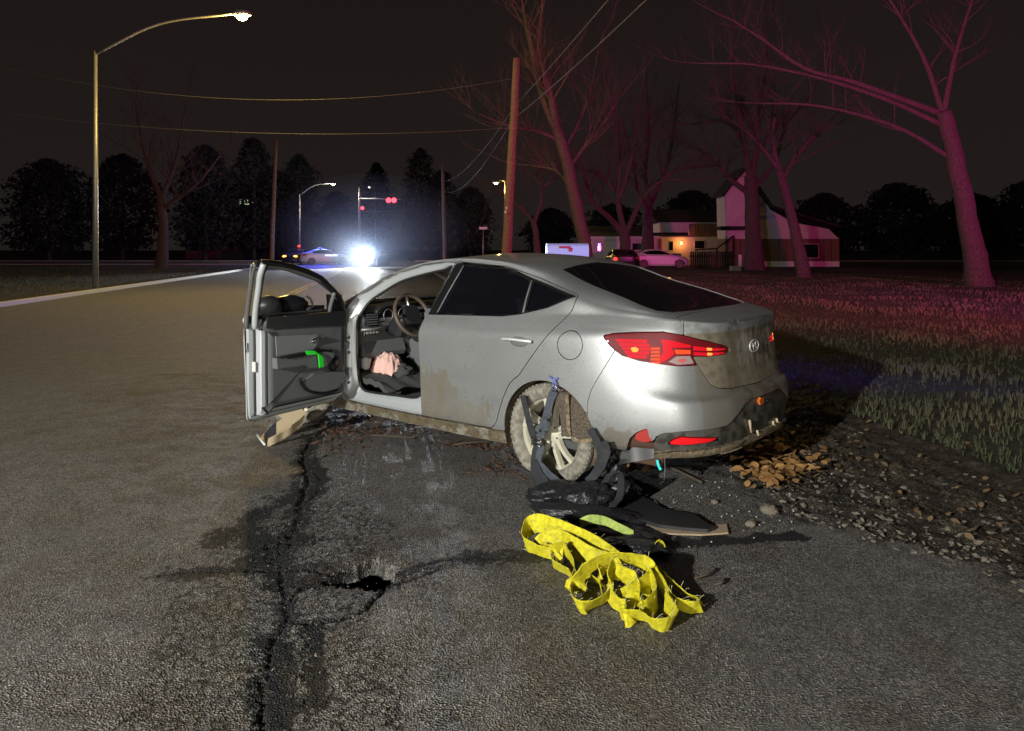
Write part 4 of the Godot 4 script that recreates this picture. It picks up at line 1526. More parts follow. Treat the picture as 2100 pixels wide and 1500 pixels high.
	lathe(st2, [Vector2(0, .01), Vector2(.055, .008), Vector2(.06, 0)], 18, Transform3D(Basis.looking_at((at.call(1.8, .55, .2) - at.call(1.8, .55, .1)) * -1.0, Vector3.UP), at.call(1.83, .60, .142)))
	commit(st2, "speaker_grille", M.black_trim, card)
	# window frame: bright upright with a dark channel, thin dark rail running down to the mirror
	var zt := func(y: float) -> float: return .02 + maxf(0.0, y - .97) * .46
	var bar := func(line2: Array, dt: float, r: float, m: Material, called: String):
		var b := builder()
		var q := []
		for w in line2: q.append(at.call(w[0], w[1], zt.call(w[1]) + dt))
		tube(b, smooth_path(q, 4), r, 8)
		commit(b, called, m, door)
	bar.call([[1.125, .93], [1.10, 1.05], [1.06, 1.22], [1.04, 1.30], [1.04, 1.375]], .075, .021, M.jamb_paint, "frame_upright")
	bar.call([[1.15, .95], [1.13, 1.05], [1.09, 1.22], [1.075, 1.30], [1.075, 1.365]], .045, .024, M.seal_rubber, "frame_channel")
	bar.call([[1.105, .93], [1.085, 1.05], [1.045, 1.22], [1.025, 1.31], [1.02, 1.375]], .012, .016, M.silver_dark, "frame_upright")
	bar.call([[1.04, 1.380], [1.15, 1.376], [1.3, 1.352], [1.45, 1.32], [1.64, 1.262], [1.82, 1.165], [1.94, 1.085], [2.03, .99]], .03, .022, M.black_trim, "frame_rail")
	bar.call([[1.05, 1.358], [1.15, 1.352], [1.3, 1.328], [1.45, 1.296], [1.64, 1.238]], .055, .007, M.grey_metal, "frame_edge")
	bar.call([[1.86, .985], [1.845, 1.05], [1.84, 1.14]], .05, .016, M.grey_plastic, "frame_mullion")
	slab.call([1.88, .985, 1.87, 1.12, 1.96, 1.06, 2.03, .985], .03, .075, M.black_plastic, "mirror_sail")
	# outside mirror, seen through the open window
	var mir := thing_node("door_mirror", door)
	st2 = builder()
	var mb: Vector3 = at.call(1.62, 1.05, -.11)
	var yaw := Basis.from_euler(Vector3(0, deg_to_rad(DOOR_OPEN + 4), 0))
	ellipsoid(st2, mb, Vector3(.155, .075, .075), 22, 12, .12, 2.0, yaw)
	commit(st2, "mirror_shell", M.dark_paint, mir)
	st2 = builder()
	ellipsoid(st2, at.call(1.42, 1.055, -.10), Vector3(.10, .078, .08), 20, 12, .1, 5.0, yaw)
	commit(st2, "mirror_back", M.black_plastic, mir)
	st2 = builder()
	tube(st2, [at.call(1.86, 1.0, .02), at.call(1.80, 1.005, -.05), at.call(1.72, 1.02, -.09)], [.04, .035, .035], 10)
	commit(st2, "mirror_arm", M.black_plastic, mir)
	st2 = builder()
	tube(st2, smooth_path([at.call(1.74, 1.11, -.05), at.call(1.78, 1.08, -.04), at.call(1.80, 1.02, -.035), at.call(1.79, .99, -.035)], 4), .008, 6)
	commit(st2, "mirror_rim", M.chrome, mir)
	# latch and stickers on the shut face
	var face := func(x: float, y: float, t: float, w: float, h: float, d: float, m: Material, called: String):
		var b := builder()
		var c: Vector3 = at.call(x, y, t)
		box(b, Vector3(d, h, w), Transform3D(Basis.from_euler(Vector3(0, deg_to_rad(90.0 - DOOR_OPEN) + PI, 0)).rotated(Vector3.UP, PI / 2), c), .003)
		commit(b, called, m, door)
	face.call(1.148, .66, .062, .035, .07, .012, M.white_paper, "latch_plate")
	face.call(1.132, .80, .020, .018, .05, .006, M.black_trim, "door_plug")
	st2 = builder()
	lathe(st2, [Vector2(0, .006), Vector2(.012, .005), Vector2(.014, 0)], 12, Transform3D(Basis.looking_at(at.call(1.5, .77, .02) - at.call(1.1, .77, .02), Vector3.UP), at.call(1.128, .772, .02)))
	commit(st2, "door_plug", M.grey_plastic, door)
	# something of a bright green hooked over the pull handle
	st2 = builder()
	var gp := []
	var gw := []
	for q in [[1.50, .722, .196, 0.0], [1.56, .718, .20, 0.0], [1.615, .705, .203, .4], [1.635, .67, .205, .9], [1.64, .625, .206, 1.0], [1.642, .60, .206, 1.0]]:
		gp.append(at.call(q[0], q[1], q[2]))
		gw.append(Vector3(0, .03 * (1.0 - q[3]), 0) + (at.call(1.6, .7, .2) - at.call(1.64, .7, .2)) * (.5 + 0.6 * q[3]))
	var gr := builder()
	ribbon(gr, smooth_path(gp, 4), smooth_path(gw, 4), .006)
	var gm := commit(gr, "green_hook", M.bright_green, door)
	gm.set_meta("label", "bent bright green hook over the door pull")

func cabin(car: Node3D):
	# dashboard, instrument hood, vents, column, wheel, console, seats
	var dash := thing_node("dashboard", car)
	var st := builder()
	var sec := [[2.0, .945], [1.97, .89], [1.99, .83], [2.05, .78], [2.10, .64], [2.28, .64], [2.3, .97], [2.2, 1.0], [2.08, .995]]
	var a := []
	for q in sec: a.append(Vector2(q[0], q[1]))
	prism(st, PackedVector2Array(a), -.72, .72, Transform3D(Basis(Vector3(1, 0, 0), Vector3.UP, Vector3(0, 0, 1)), Vector3.ZERO))
	commit(st, "dash_body", M.grey_plastic, dash)
	st = builder()
	var hood := []
	for k in 9:
		var an := PI * k / 8.0
		hood.append(cv(Vector3(2.01, .93 + sin(an) * .085, .38 + cos(an) * .19)))
	tube(st, hood, .022, 8)
	commit(st, "instrument_hood", M.grey_plastic, dash)
	st = builder()
	var xf := Transform3D(Basis(Vector3(0, 0, -1), Vector3.UP, Vector3(-1, 0, 0)), cv(Vector3(1.975, .915, .38)))
	prism(st, v2([-.17, -.05, -.17, .01, -.1, .058, .1, .058, .17, .01, .17, -.05]), -.02, .0, xf)
	commit(st, "instrument_glass", M.dark_glass, dash)
	for z in [.30, .46]:
		st = builder()
		var ring := []
		for k in 18: ring.append(cv(Vector3(1.969, .918 + cos(TAU * k / 18) * .05, z + sin(TAU * k / 18) * .05)))
		tube(st, ring, .004, 6, true)
		commit(st, "gauge_ring", M.grey_metal, dash)
	st = builder()
	xf = Transform3D(Basis(Vector3(0, 0, -1), Vector3.UP, Vector3(-1, 0, 0)), cv(Vector3(1.97, .895, .635)))
	prism(st, v2([-.065, -.06, -.075, .05, .06, .06, .065, -.05]), -.03, .004, xf)
	commit(st, "vent_frame", M.black_trim, dash)
	for k in 5:
		st = builder()
		box(st, Vector3(.012, .006, .115), Transform3D(Basis.from_euler(Vector3(0, 0, .4)), cv(Vector3(1.963, .855 + k * .02, .635))), .002)
		commit(st, "vent_slat", M.grey_plastic, dash)
	st = builder()
	tube(st, [cv(Vector3(1.985, .818, .735)), cv(Vector3(1.965, .815, .62)), cv(Vector3(1.965, .82, .48))], .014, 6)
	commit(st, "dash_strip", M.grey_metal, dash)
	st = builder()
	box(st, Vector3(.03, .05, .16), Transform3D(Basis(), cv(Vector3(2.0, .785, .62))), .008)
	commit(st, "switch_panel", M.black_trim, dash)
	for k in 4:
		st = builder()
		box(st, Vector3(.02, .022, .026), Transform3D(Basis(), cv(Vector3(1.983, .786, .67 - k * .034))), .004)
		commit(st, "switch", M.mid_plastic, dash)
	st = builder()
	box(st, Vector3(.10, .22, .5), Transform3D(Basis.from_euler(Vector3(0, 0, -.35)), cv(Vector3(2.12, .66, .42))), .03)
	commit(st, "knee_panel", M.grey_plastic, dash)
	st = builder()
	box(st, Vector3(.02, .09, .18), Transform3D(Basis(), cv(Vector3(1.975, .90, 0.02))), .005)
	commit(st, "centre_screen", M.dark_glass, dash)
	# steering column and wheel
	var col := thing_node("steering_wheel", car)
	var hub := cv(Vector3(1.755, .925, .385))
	var axis := Vector3(-.90, .42, 0).normalized()
	var side := Vector3(0, 0, 1)
	var up := side.cross(axis).normalized()
	st = builder()
	var ring2 := []
	for k in 40: ring2.append(hub + (side * cos(TAU * k / 40) + up * sin(TAU * k / 40)) * .178)
	tube(st, ring2, .0165, 10, true)
	commit(st, "wheel_rim", M.wheel_leather, col)
	st = builder()
	var xfw := Transform3D(Basis(side, up, axis), hub - axis * .015)
	prism(st, v2([-.072, -.05, -.05, -.085, .05, -.085, .072, -.05, .085, .03, .05, .062, -.05, .062, -.085, .03]), -.02, .028, xfw)
	commit(st, "airbag_cover", M.black_plastic, col)
	for s in [[-1, 0], [1, 0], [0, -1]]:
		st = builder()
		var f := side * float(s[0]) + up * float(s[1]) * 1.0
		tube(st, [hub + f * .07 - axis * .01, hub + f * .12 - axis * .008, hub + f * .17], [.022, .015, .014], 8)
		commit(st, "wheel_spoke", M.satin_metal, col)
	for s in [-1.0, 1.0]:
		st = builder()
		box(st, Vector3(.05, .022, .01), Transform3D(Basis(side, up, axis), hub + side * s * .105 + axis * .012 + up * .005), .003)
		commit(st, "spoke_switch", M.black_trim, col)
	st = builder()
	tube(st, [hub - axis * .02, hub - axis * .30], [.055, .07], 12)
	box(st, Vector3(.16, .11, .16), Transform3D(Basis.from_euler(Vector3(0, 0, .4)), hub - axis * .17 + Vector3(0, -.05, 0)), .03)
	commit(st, "column_shroud", M.black_plastic, col)
	for s in [-1.0, 1.0]:
		st = builder()
		tube(st, [hub - axis * .08, hub - axis * .075 + side * s * .14 - up * .02], .008, 6)
		commit(st, "column_stalk", M.black_trim, col)
	# console, seats, pedals
	st = builder()
	box(st, Vector3(1.3, .24, .24), Transform3D(Basis(), Vector3(1.5, .42, 0)), .03)
	box(st, Vector3(.25, .3, .22), Transform3D(Basis.from_euler(Vector3(0, 0, .5)), Vector3(2.02, .64, 0)), .03)
	commit(st, "centre_console", M.grey_plastic, car)
	for z in [.38, -.38]:
		var seat := thing_node("front_seat", car)
		st = builder()
		ellipsoid(st, Vector3(1.22, .47, -z), Vector3(.32, .10, .25), 18, 10, .05)
		commit(st, "seat_cushion", M.seat_cloth, seat)
		st = builder()
		ellipsoid(st, Vector3(.88, .83, -z), Vector3(.12, .37, .25), 18, 12, .04, 3.0, Basis.from_euler(Vector3(0, 0, .28)))
		commit(st, "seat_back", M.seat_cloth, seat)
		st = builder()
		ellipsoid(st, Vector3(.74, 1.20, -z), Vector3(.05, .09, .13), 14, 8)
		commit(st, "headrest", M.seat_cloth, seat)
		st = builder()
		box(st, Vector3(.5, .14, .42), Transform3D(Basis(), Vector3(1.2, .35, -z)), .03)
		commit(st, "seat_base", M.black_plastic, seat)
	st = builder()
	ellipsoid(st, Vector3(.12, .56, 0), Vector3(.24, .12, .6), 20, 10)
	ellipsoid(st, Vector3(-.10, .86, 0), Vector3(.12, .34, .6), 20, 10)
	commit(st, "rear_seat", M.seat_cloth, car)
	for q in [[2.18, .48, .33], [2.18, .48, .45]]:
		st = builder()
		box(st, Vector3(.02, .08, .06), Transform3D(Basis.from_euler(Vector3(0, 0, .5)), cv(Vector3(q[0], q[1], q[2]))), .005)
		tube(st, [cv(Vector3(q[0], q[1], q[2])), cv(Vector3(q[0] + .12, q[1] + .2, q[2]))], .008, 6)
		commit(st, "pedal", M.grey_metal, car)
	# thick carpet buckled up in the footwell
	var rows := []
	for i in 15:
		var row := []
		for j in 15:
			var u := i / 14.0
			var v := j / 14.0
			var y := lerpf(.40, .47, u) + .03 * noise.get_noise_2d(u * 4.0, v * 4.0 + 9.0) + .05 * smoothstep(.8, 1.0, u) - .05 * smoothstep(.25, .0, u)
			row.append(cv(Vector3(lerpf(1.66, 2.20, u), y, lerpf(.22, .725, v))))
		rows.append(row)
	for layer in [["floor_carpet", 0.0, M.carpet]]:
		st = builder()
		st.set_smooth_group(0)
		for i in 14:
			for j in 14: quad(st, rows[i][j], rows[i][j + 1], rows[i + 1][j + 1], rows[i + 1][j])
		st.set_smooth_group(-1)
		for i in 14:
			quad(st, rows[i][14], rows[i][14] - Vector3(0, .045, 0), rows[i + 1][14] - Vector3(0, .045, 0), rows[i + 1][14])
		commit(st, layer[0], layer[2], car)

# muddy alloy wheel with five split spokes
func road_wheel(car: Node3D, called: String, at: Vector3, sg: float, turn: Basis):
	var w := thing_node(called, car)
	w.transform = Transform3D(turn, cv(at))
	var xf := Transform3D(Basis(Vector3(sg, 0, 0), Vector3.UP, Vector3(0, 0, -sg)), Vector3.ZERO)   # local z points outward
	var st := builder()
	var prof := [Vector2(.222, .062), Vector2(.232, .082), Vector2(.262, .098), Vector2(.288, .098), Vector2(.303, .086), Vector2(.311, .074), Vector2(.315, .055), Vector2(.316, .03), Vector2(.313, .026), Vector2(.316, .022), Vector2(.316, -.02), Vector2(.312, -.025), Vector2(.316, -.03), Vector2(.315, -.055), Vector2(.305, -.09), Vector2(.26, -.1), Vector2(.21, -.08)]
	lathe(st, prof, 60, xf)
	st.set_smooth_group(-1)
	for k in 60:
		var a := TAU * k / 60
		for s in [-1.0, 1.0]:
			var c := Vector3(cos(a) * .3120, sin(a) * .3120, s * .062)
			box(st, Vector3(.009, .016, .030), xf * Transform3D(Basis(Vector3(cos(a), sin(a), 0), Vector3(-sin(a), cos(a), 0), Vector3(0, 0, 1)), c), .002)
	commit(st, "tyre", M.tyre, w)
	st = builder()
	lathe(st, [Vector2(.225, .072), Vector2(.226, .06), Vector2(.212, .055), Vector2(.205, .02), Vector2(.20, -.07)], 48, xf)
	commit(st, "rim", M.alloy, w)
	st = builder()
	lathe(st, [Vector2(0, -.02), Vector2(.14, -.02), Vector2(.14, -.035), Vector2(.2, -.07)], 32, xf)
	commit(st, "brake_disc", M.brake, w)
	for k in 5:
		for s in [-1.0, 1.0]:
			st = builder()
			var a := TAU * k / 5 + .35
			var dir := Vector3(cos(a), sin(a), 0)
			var tn := Vector3(-sin(a), cos(a), 0)
			var p := [dir * .05 + tn * s * .020, dir * .10 + tn * s * .026, dir * .155 + tn * s * .034, dir * .218 + tn * s * .050]
			var q := []
			var hgt := [.052, .064, .066, .060]
			var wide := [.020, .017, .0165, .019]
			var rows := []
			for i in 4:
				var c: Vector3 = p[i] + Vector3(0, 0, hgt[i])
				rows.append([c - tn * wide[i] + Vector3(0, 0, -.03), c - tn * wide[i] * .7, c + tn * wide[i] * .7, c + tn * wide[i] + Vector3(0, 0, -.03)])
			for i in 3:
				for j in 3: quad(st, xf * rows[i][j], xf * rows[i][j + 1], xf * rows[i + 1][j + 1], xf * rows[i + 1][j])
			commit(st, "spoke", M.alloy, w)
	st = builder()
	lathe(st, [Vector2(0, .066), Vector2(.026, .065), Vector2(.030, .058), Vector2(.036, .058), Vector2(.06, .05), Vector2(.075, .03)], 28, xf)
	commit(st, "hub", M.alloy, w)
	for k in 5:
		st = builder()
		var a := TAU * k / 5 + .35 + PI / 5
		lathe(st, [Vector2(0, .058), Vector2(.007, .057), Vector2(.009, .045)], 6, Transform3D(xf.basis, xf * Vector3(cos(a) * .052, sin(a) * .052, 0)), false)
		commit(st, "wheel_nut", M.chrome, w)

# felt arch liner torn loose and hanging over the rear of the wheel, with its bent bracket
func hanging_liner(car: Node3D):
	var st := builder()
	var rows := []
	for i in 9:
		var y := .335 + .29 * i / 8.0
		var row := []
		for j in 8:
			var f := j / 7.0
			var x := lerpf(-.195 + .02 * sin(y * 30.0), -.40, f)
			var most := sqrt(maxf(.338 * .338 - (y - .315) * (y - .315), .0))
			x = maxf(x, -.02 - most * (.35 + .65 * f))
			row.append(cv(Vector3(x, y + .012 * sin(f * 5.0), .898 - .05 * f * f + .006 * noise.get_noise_2d(x * 20.0, y * 20.0))))
		rows.append(row)
	st.set_smooth_group(0)
	for i in 8:
		for j in 7: quad(st, rows[i][j], rows[i][j + 1], rows[i + 1][j + 1], rows[i + 1][j])
	var l := commit(st, "loose_arch_liner", M.felt_liner, car)
	st = builder()
	var p := []
	var w := []
	for q in [[-.185, .60], [-.19, .53], [-.195, .46], [-.20, .39], [-.215, .345], [-.25, .333], [-.30, .335], [-.345, .345]]:
		p.append(cv(Vector3(q[0], q[1], .906 - .05 * pow((absf(q[0]) - .18) / .2, 2)))); w.append(Vector3(.024, 0, 0) if q[1] > .36 else Vector3(.006, .022, 0))
	ribbon(st, smooth_path(p, 4), smooth_path(w, 4), .004)
	commit(st, "liner_bracket", M.mud, l)

# ---------------------------------------------------------------- the harness on the wheel and the tow strap
func car_frame() -> Transform3D:
	return Transform3D(Basis(Vector3.UP, deg_to_rad(CAR_TURN)), CAR_AT)

# world point on the vertical plane Z = z of the car that stands in the given direction
func beside_car(px: float, py: float, z: float) -> Vector3:
	var f := car_frame()
	var o := f.affine_inverse() * Vector3(0, EYE, 0)
	var d := f.basis.inverse() * Vector3((px - CX) / FOCAL, -(py - CY) / FOCAL, -1)
	var t := (-z - o.z) / d.z
	return f * (o + d * t)

func strap(st: SurfaceTool, px: Array, z: float, width: float, lean := Vector3.ZERO):
	var p := []
	var w := []
	for i in range(0, px.size(), 2): p.append(beside_car(px[i], px[i + 1], z + .008 * sin(i * 1.7)))
	p = smooth_path(p, 5)
	var out := car_frame().basis * Vector3(0, 0, -1)
	for i in p.size():
		var t: Vector3 = (p[mini(i + 1, p.size() - 1)] - p[maxi(i - 1, 0)]).normalized()
		w.append((t.cross(out).normalized() + lean + out * .25 * noise.get_noise_1d(i * .2 + px[0])) * width)
	ribbon(st, p, w, .0045)

func make_things_at_wheel():
	var net := thing("wheel_harness", "black webbing harness buckled across the muddy rear wheel", "harness")
	var st := builder()
	strap(st, [1138, 800, 1130, 817, 1123, 845, 1116, 871, 1107, 900], 0.915, .054)
	commit(st, "strap", M.blue_grey_webbing, net)
	st = builder()
	strap(st, [1072, 811, 1077, 832, 1083, 858, 1090, 885, 1101, 912], 0.915, .044)
	commit(st, "strap", M.black_webbing, net)
	st = builder()
	strap(st, [1104, 905, 1099, 925, 1096, 945, 1096, 968, 1103, 985, 1118, 998], 0.925, .052)
	commit(st, "strap", M.black_webbing, net)
	st = builder()
	strap(st, [1112, 912, 1107, 930, 1105, 948, 1116, 962, 1132, 978, 1152, 994, 1166, 1004], 0.945, .046)
	commit(st, "strap", M.blue_grey_webbing, net)
	st = builder()
	strap(st, [1240, 905, 1244, 925, 1236, 950, 1222, 972, 1205, 990], .93, .05)
	commit(st, "strap", M.black_webbing, net)
	st = builder()
	strap(st, [1048, 955, 1068, 962, 1090, 975], .90, .02)
	commit(st, "strap", M.black_webbing, net)
	st = builder()
	strap(st, [1210, 880, 1224, 905, 1232, 935, 1226, 962, 1212, 985], .915, .05)
	commit(st, "strap", M.black_webbing, net)
	st = builder()
	strap(st, [1094, 945, 1108, 975, 1128, 1000, 1150, 1012], 0.955, .06)
	commit(st, "strap", M.black_webbing, net)
	# buckle and triangular ring
	st = builder()
	var f := car_frame()
	var c := beside_car(1100, 907, .955)
	var bx := Transform3D(f.basis.rotated(Vector3.UP, 0.0), c)
	for y in [-.022, .0, .022]:
		tube(st, [bx * Vector3(-.035, y, 0), bx * Vector3(.035, y + .006, 0)], .0045, 6)
	for x in [-.035, .035]:
		tube(st, [bx * Vector3(x, -.022, 0), bx * Vector3(x, .022, 0)], .0045, 6)
	commit(st, "buckle", M.chrome, net)
	st = builder()
	var r := [beside_car(1133, 803, .955), beside_car(1148, 801, .955), beside_car(1140, 793, .955)]
	tube(st, r, .004, 6, true)
	commit(st, "ring", M.chrome, net)
	st = builder()
	strap(st, [1127, 868, 1108, 874, 1100, 884], .95, .03)
	box(st, Vector3(.06, .075, .012), Transform3D(f.basis * Basis.from_euler(Vector3(0, 0, -.25)), beside_car(1116, 872, .953)), .004)
	commit(st, "strap_sleeve", M.blue_grey_webbing, net)
	var cord := thing("blue_cord", "short blue cord hooking the harness over the wheel arch edge", "cord")
	st = builder()
	tube(st, smooth_path([beside_car(1127, 772, .905), beside_car(1133, 778, .915), beside_car(1138, 779, .915), beside_car(1140, 790, .93), beside_car(1139, 798, .95)], 4), .006, 6)
	commit(st, "cord", M.blue_cord, cord)
	st = builder()
	tube(st, smooth_path([beside_car(1145, 776, .905), beside_car(1137, 779, .915), beside_car(1135, 789, .93), beside_car(1140, 799, .95)], 4), .005, 6)
	commit(st, "cord", M.blue_cord, cord)
	# crumpled black bag of the harness squashed under the tyre
	var bag := thing("harness_bag", "crumpled black nylon bag squashed under the rear tyre", "bag")
	var lumps := [[1150, 1012, .045, .20, .07, .13, 1.0], [1210, 1018, .055, .19, .08, .14, 2.0], [1254, 972, .13, .10, .17, .10, 3.0], [1272, 1005, .07, .09, .10, .09, 9.0], [1262, 1012, .05, .13, .06, .12, 4.0], [1180, 1045, .02, .26, .045, .12, 5.0], [1240, 1060, .015, .25, .035, .14, 6.0], [1290, 1095, .012, .2, .03, .12, 7.0]]
	for q in lumps:
		st = builder()
		var p := on_level(q[0], q[1], q[2])
		crumple(st, p, Vector3(q[3], q[4], q[5]), q[6], Basis.from_euler(Vector3(0, deg_to_rad(18) - .1 * q[6], .0)))
		commit(st, "fold", M.black_nylon, bag)
	st = builder()
	var lp := []
	var lw := []
	for q in [[1240, 945, .17], [1252, 928, .24], [1268, 925, .25], [1274, 945, .19], [1270, 975, .10], [1255, 995, .06]]:
		lp.append(on_level(q[0], q[1] + 45, q[2] - .0)); lw.append(Vector3(.03, .02, .05))
	ribbon(st, smooth_path(lp, 5), smooth_path(lw, 5), .006)
	commit(st, "webbing_loop", M.black_webbing, bag)
	for q in [[1270, 955, 1284, 975, .12], [1118, 1012, 1126, 1022, .07], [1140, 1030, 1150, 1034, .05]]:
		st = builder()
		tube(st, [on_level(q[0], q[1], q[4]), on_level(q[2], q[3], q[4] - .01)], .006, 6)
		commit(st, "bag_clip", M.chrome, bag)
	st = builder()
	lp = []
	lw = []
	for q in [[1190, 1074, .05], [1210, 1066, .075], [1240, 1069, .07], [1268, 1082, .055], [1300, 1098, .03]]:
		lp.append(on_level(q[0], q[1], q[2])); lw.append(Vector3(.0, .035, -.035))
	ribbon(st, smooth_path(lp, 5), smooth_path(lw, 5), .004)
	commit(st, "edging", M.lime_edging, bag)
	var sheet := thing("black_sheet", "flat black sheet lying on the road right of the bag", "car part")  # thin black outline laid flat just above the asphalt
	st = builder()
	warped_sheet(st, [1292, 1008, 1318, 1022, 1362, 1046, 1424, 1058, 1452, 1078, 1468, 1084, 1452, 1090, 1400, 1086, 1352, 1080, 1322, 1072, 1300, 1068, 1280, 1045], .022, .010)
	commit(st, "sheet", M.black_plastic, sheet)
	var pouch := thing("strap_pouch", "black padded pouch with a yellow tip beneath the tangled yellow strap", "pouch")
	st = builder()
	crumple(st, on_level(1290, 1122, .03), Vector3(.20, .035, .085), 12.0, Basis.from_euler(Vector3(0, -.12, 0)))
	commit(st, "pouch_body", M.black_nylon, pouch)
	st = builder()
	crumple(st, on_level(1340, 1134, .02), Vector3(.09, .022, .03), 14.0, Basis())
	commit(st, "pouch_flap", M.black_plastic, pouch)
	st = builder()
	var tp := []
	var tw := []
	for q in [[1343, 1118, .05], [1350, 1112, .06], [1358, 1116, .05], [1363, 1126, .035]]:
		tp.append(on_level(q[0], q[1], q[2])); tw.append(Vector3(0, .03, .03))
	ribbon(st, smooth_path(tp, 4), smooth_path(tw, 4), .005)
	commit(st, "pull_tab", M.yellow_webbing, pouch)
	make_yellow_strap()

# a folded lump of cloth: an ellipsoid with sharp creases
func crumple(st: SurfaceTool, at: Vector3, r: Vector3, sd: float, b: Basis):
	st.set_smooth_group(0)
	var rows := []
	var seg := 40
	var rings := 22
	for i in rings + 1:
		var row := []
		var th := PI * i / rings
		for k in seg:
			var ph := TAU * k / seg
			var d := Vector3(sin(th) * cos(ph), cos(th), sin(th) * sin(ph))
			var f := 1.0 + 0.28 * noise.get_noise_3d(d.x * 1.4 + sd * 7.0, d.y * 1.4, d.z * 1.4)
			f -= 0.30 * absf(noise.get_noise_3d(d.x * 2.6 + sd * 3.0, d.y * 2.6 + 9.0, d.z * 2.6))
			row.append(at + b * (d * r * f))
		rows.append(row)
	for i in rings:
		for k in seg:
			var j := (k + 1) % seg
			if i > 0: tri(st, rows[i][k], rows[i][j], rows[i + 1][j])
			if i < rings - 1: tri(st, rows[i][k], rows[i + 1][j], rows[i + 1][k])

# a thin stiff sheet lying on the road: outline on the ground, slight curl, real thickness
func warped_sheet(st: SurfaceTool, px: Array, y: float, thick: float):
	var p2 := PackedVector2Array()
	for i in range(0, px.size(), 2):
		var w := on_level(px[i], px[i + 1], y)
		p2.append(Vector2(w.x, w.z))
	var xf := Transform3D(Basis(Vector3(1, 0, 0), Vector3(0, 0, 1), Vector3(0, -1, 0)), Vector3(0, y, 0))
	prism(st, p2, -thick, thick, xf)

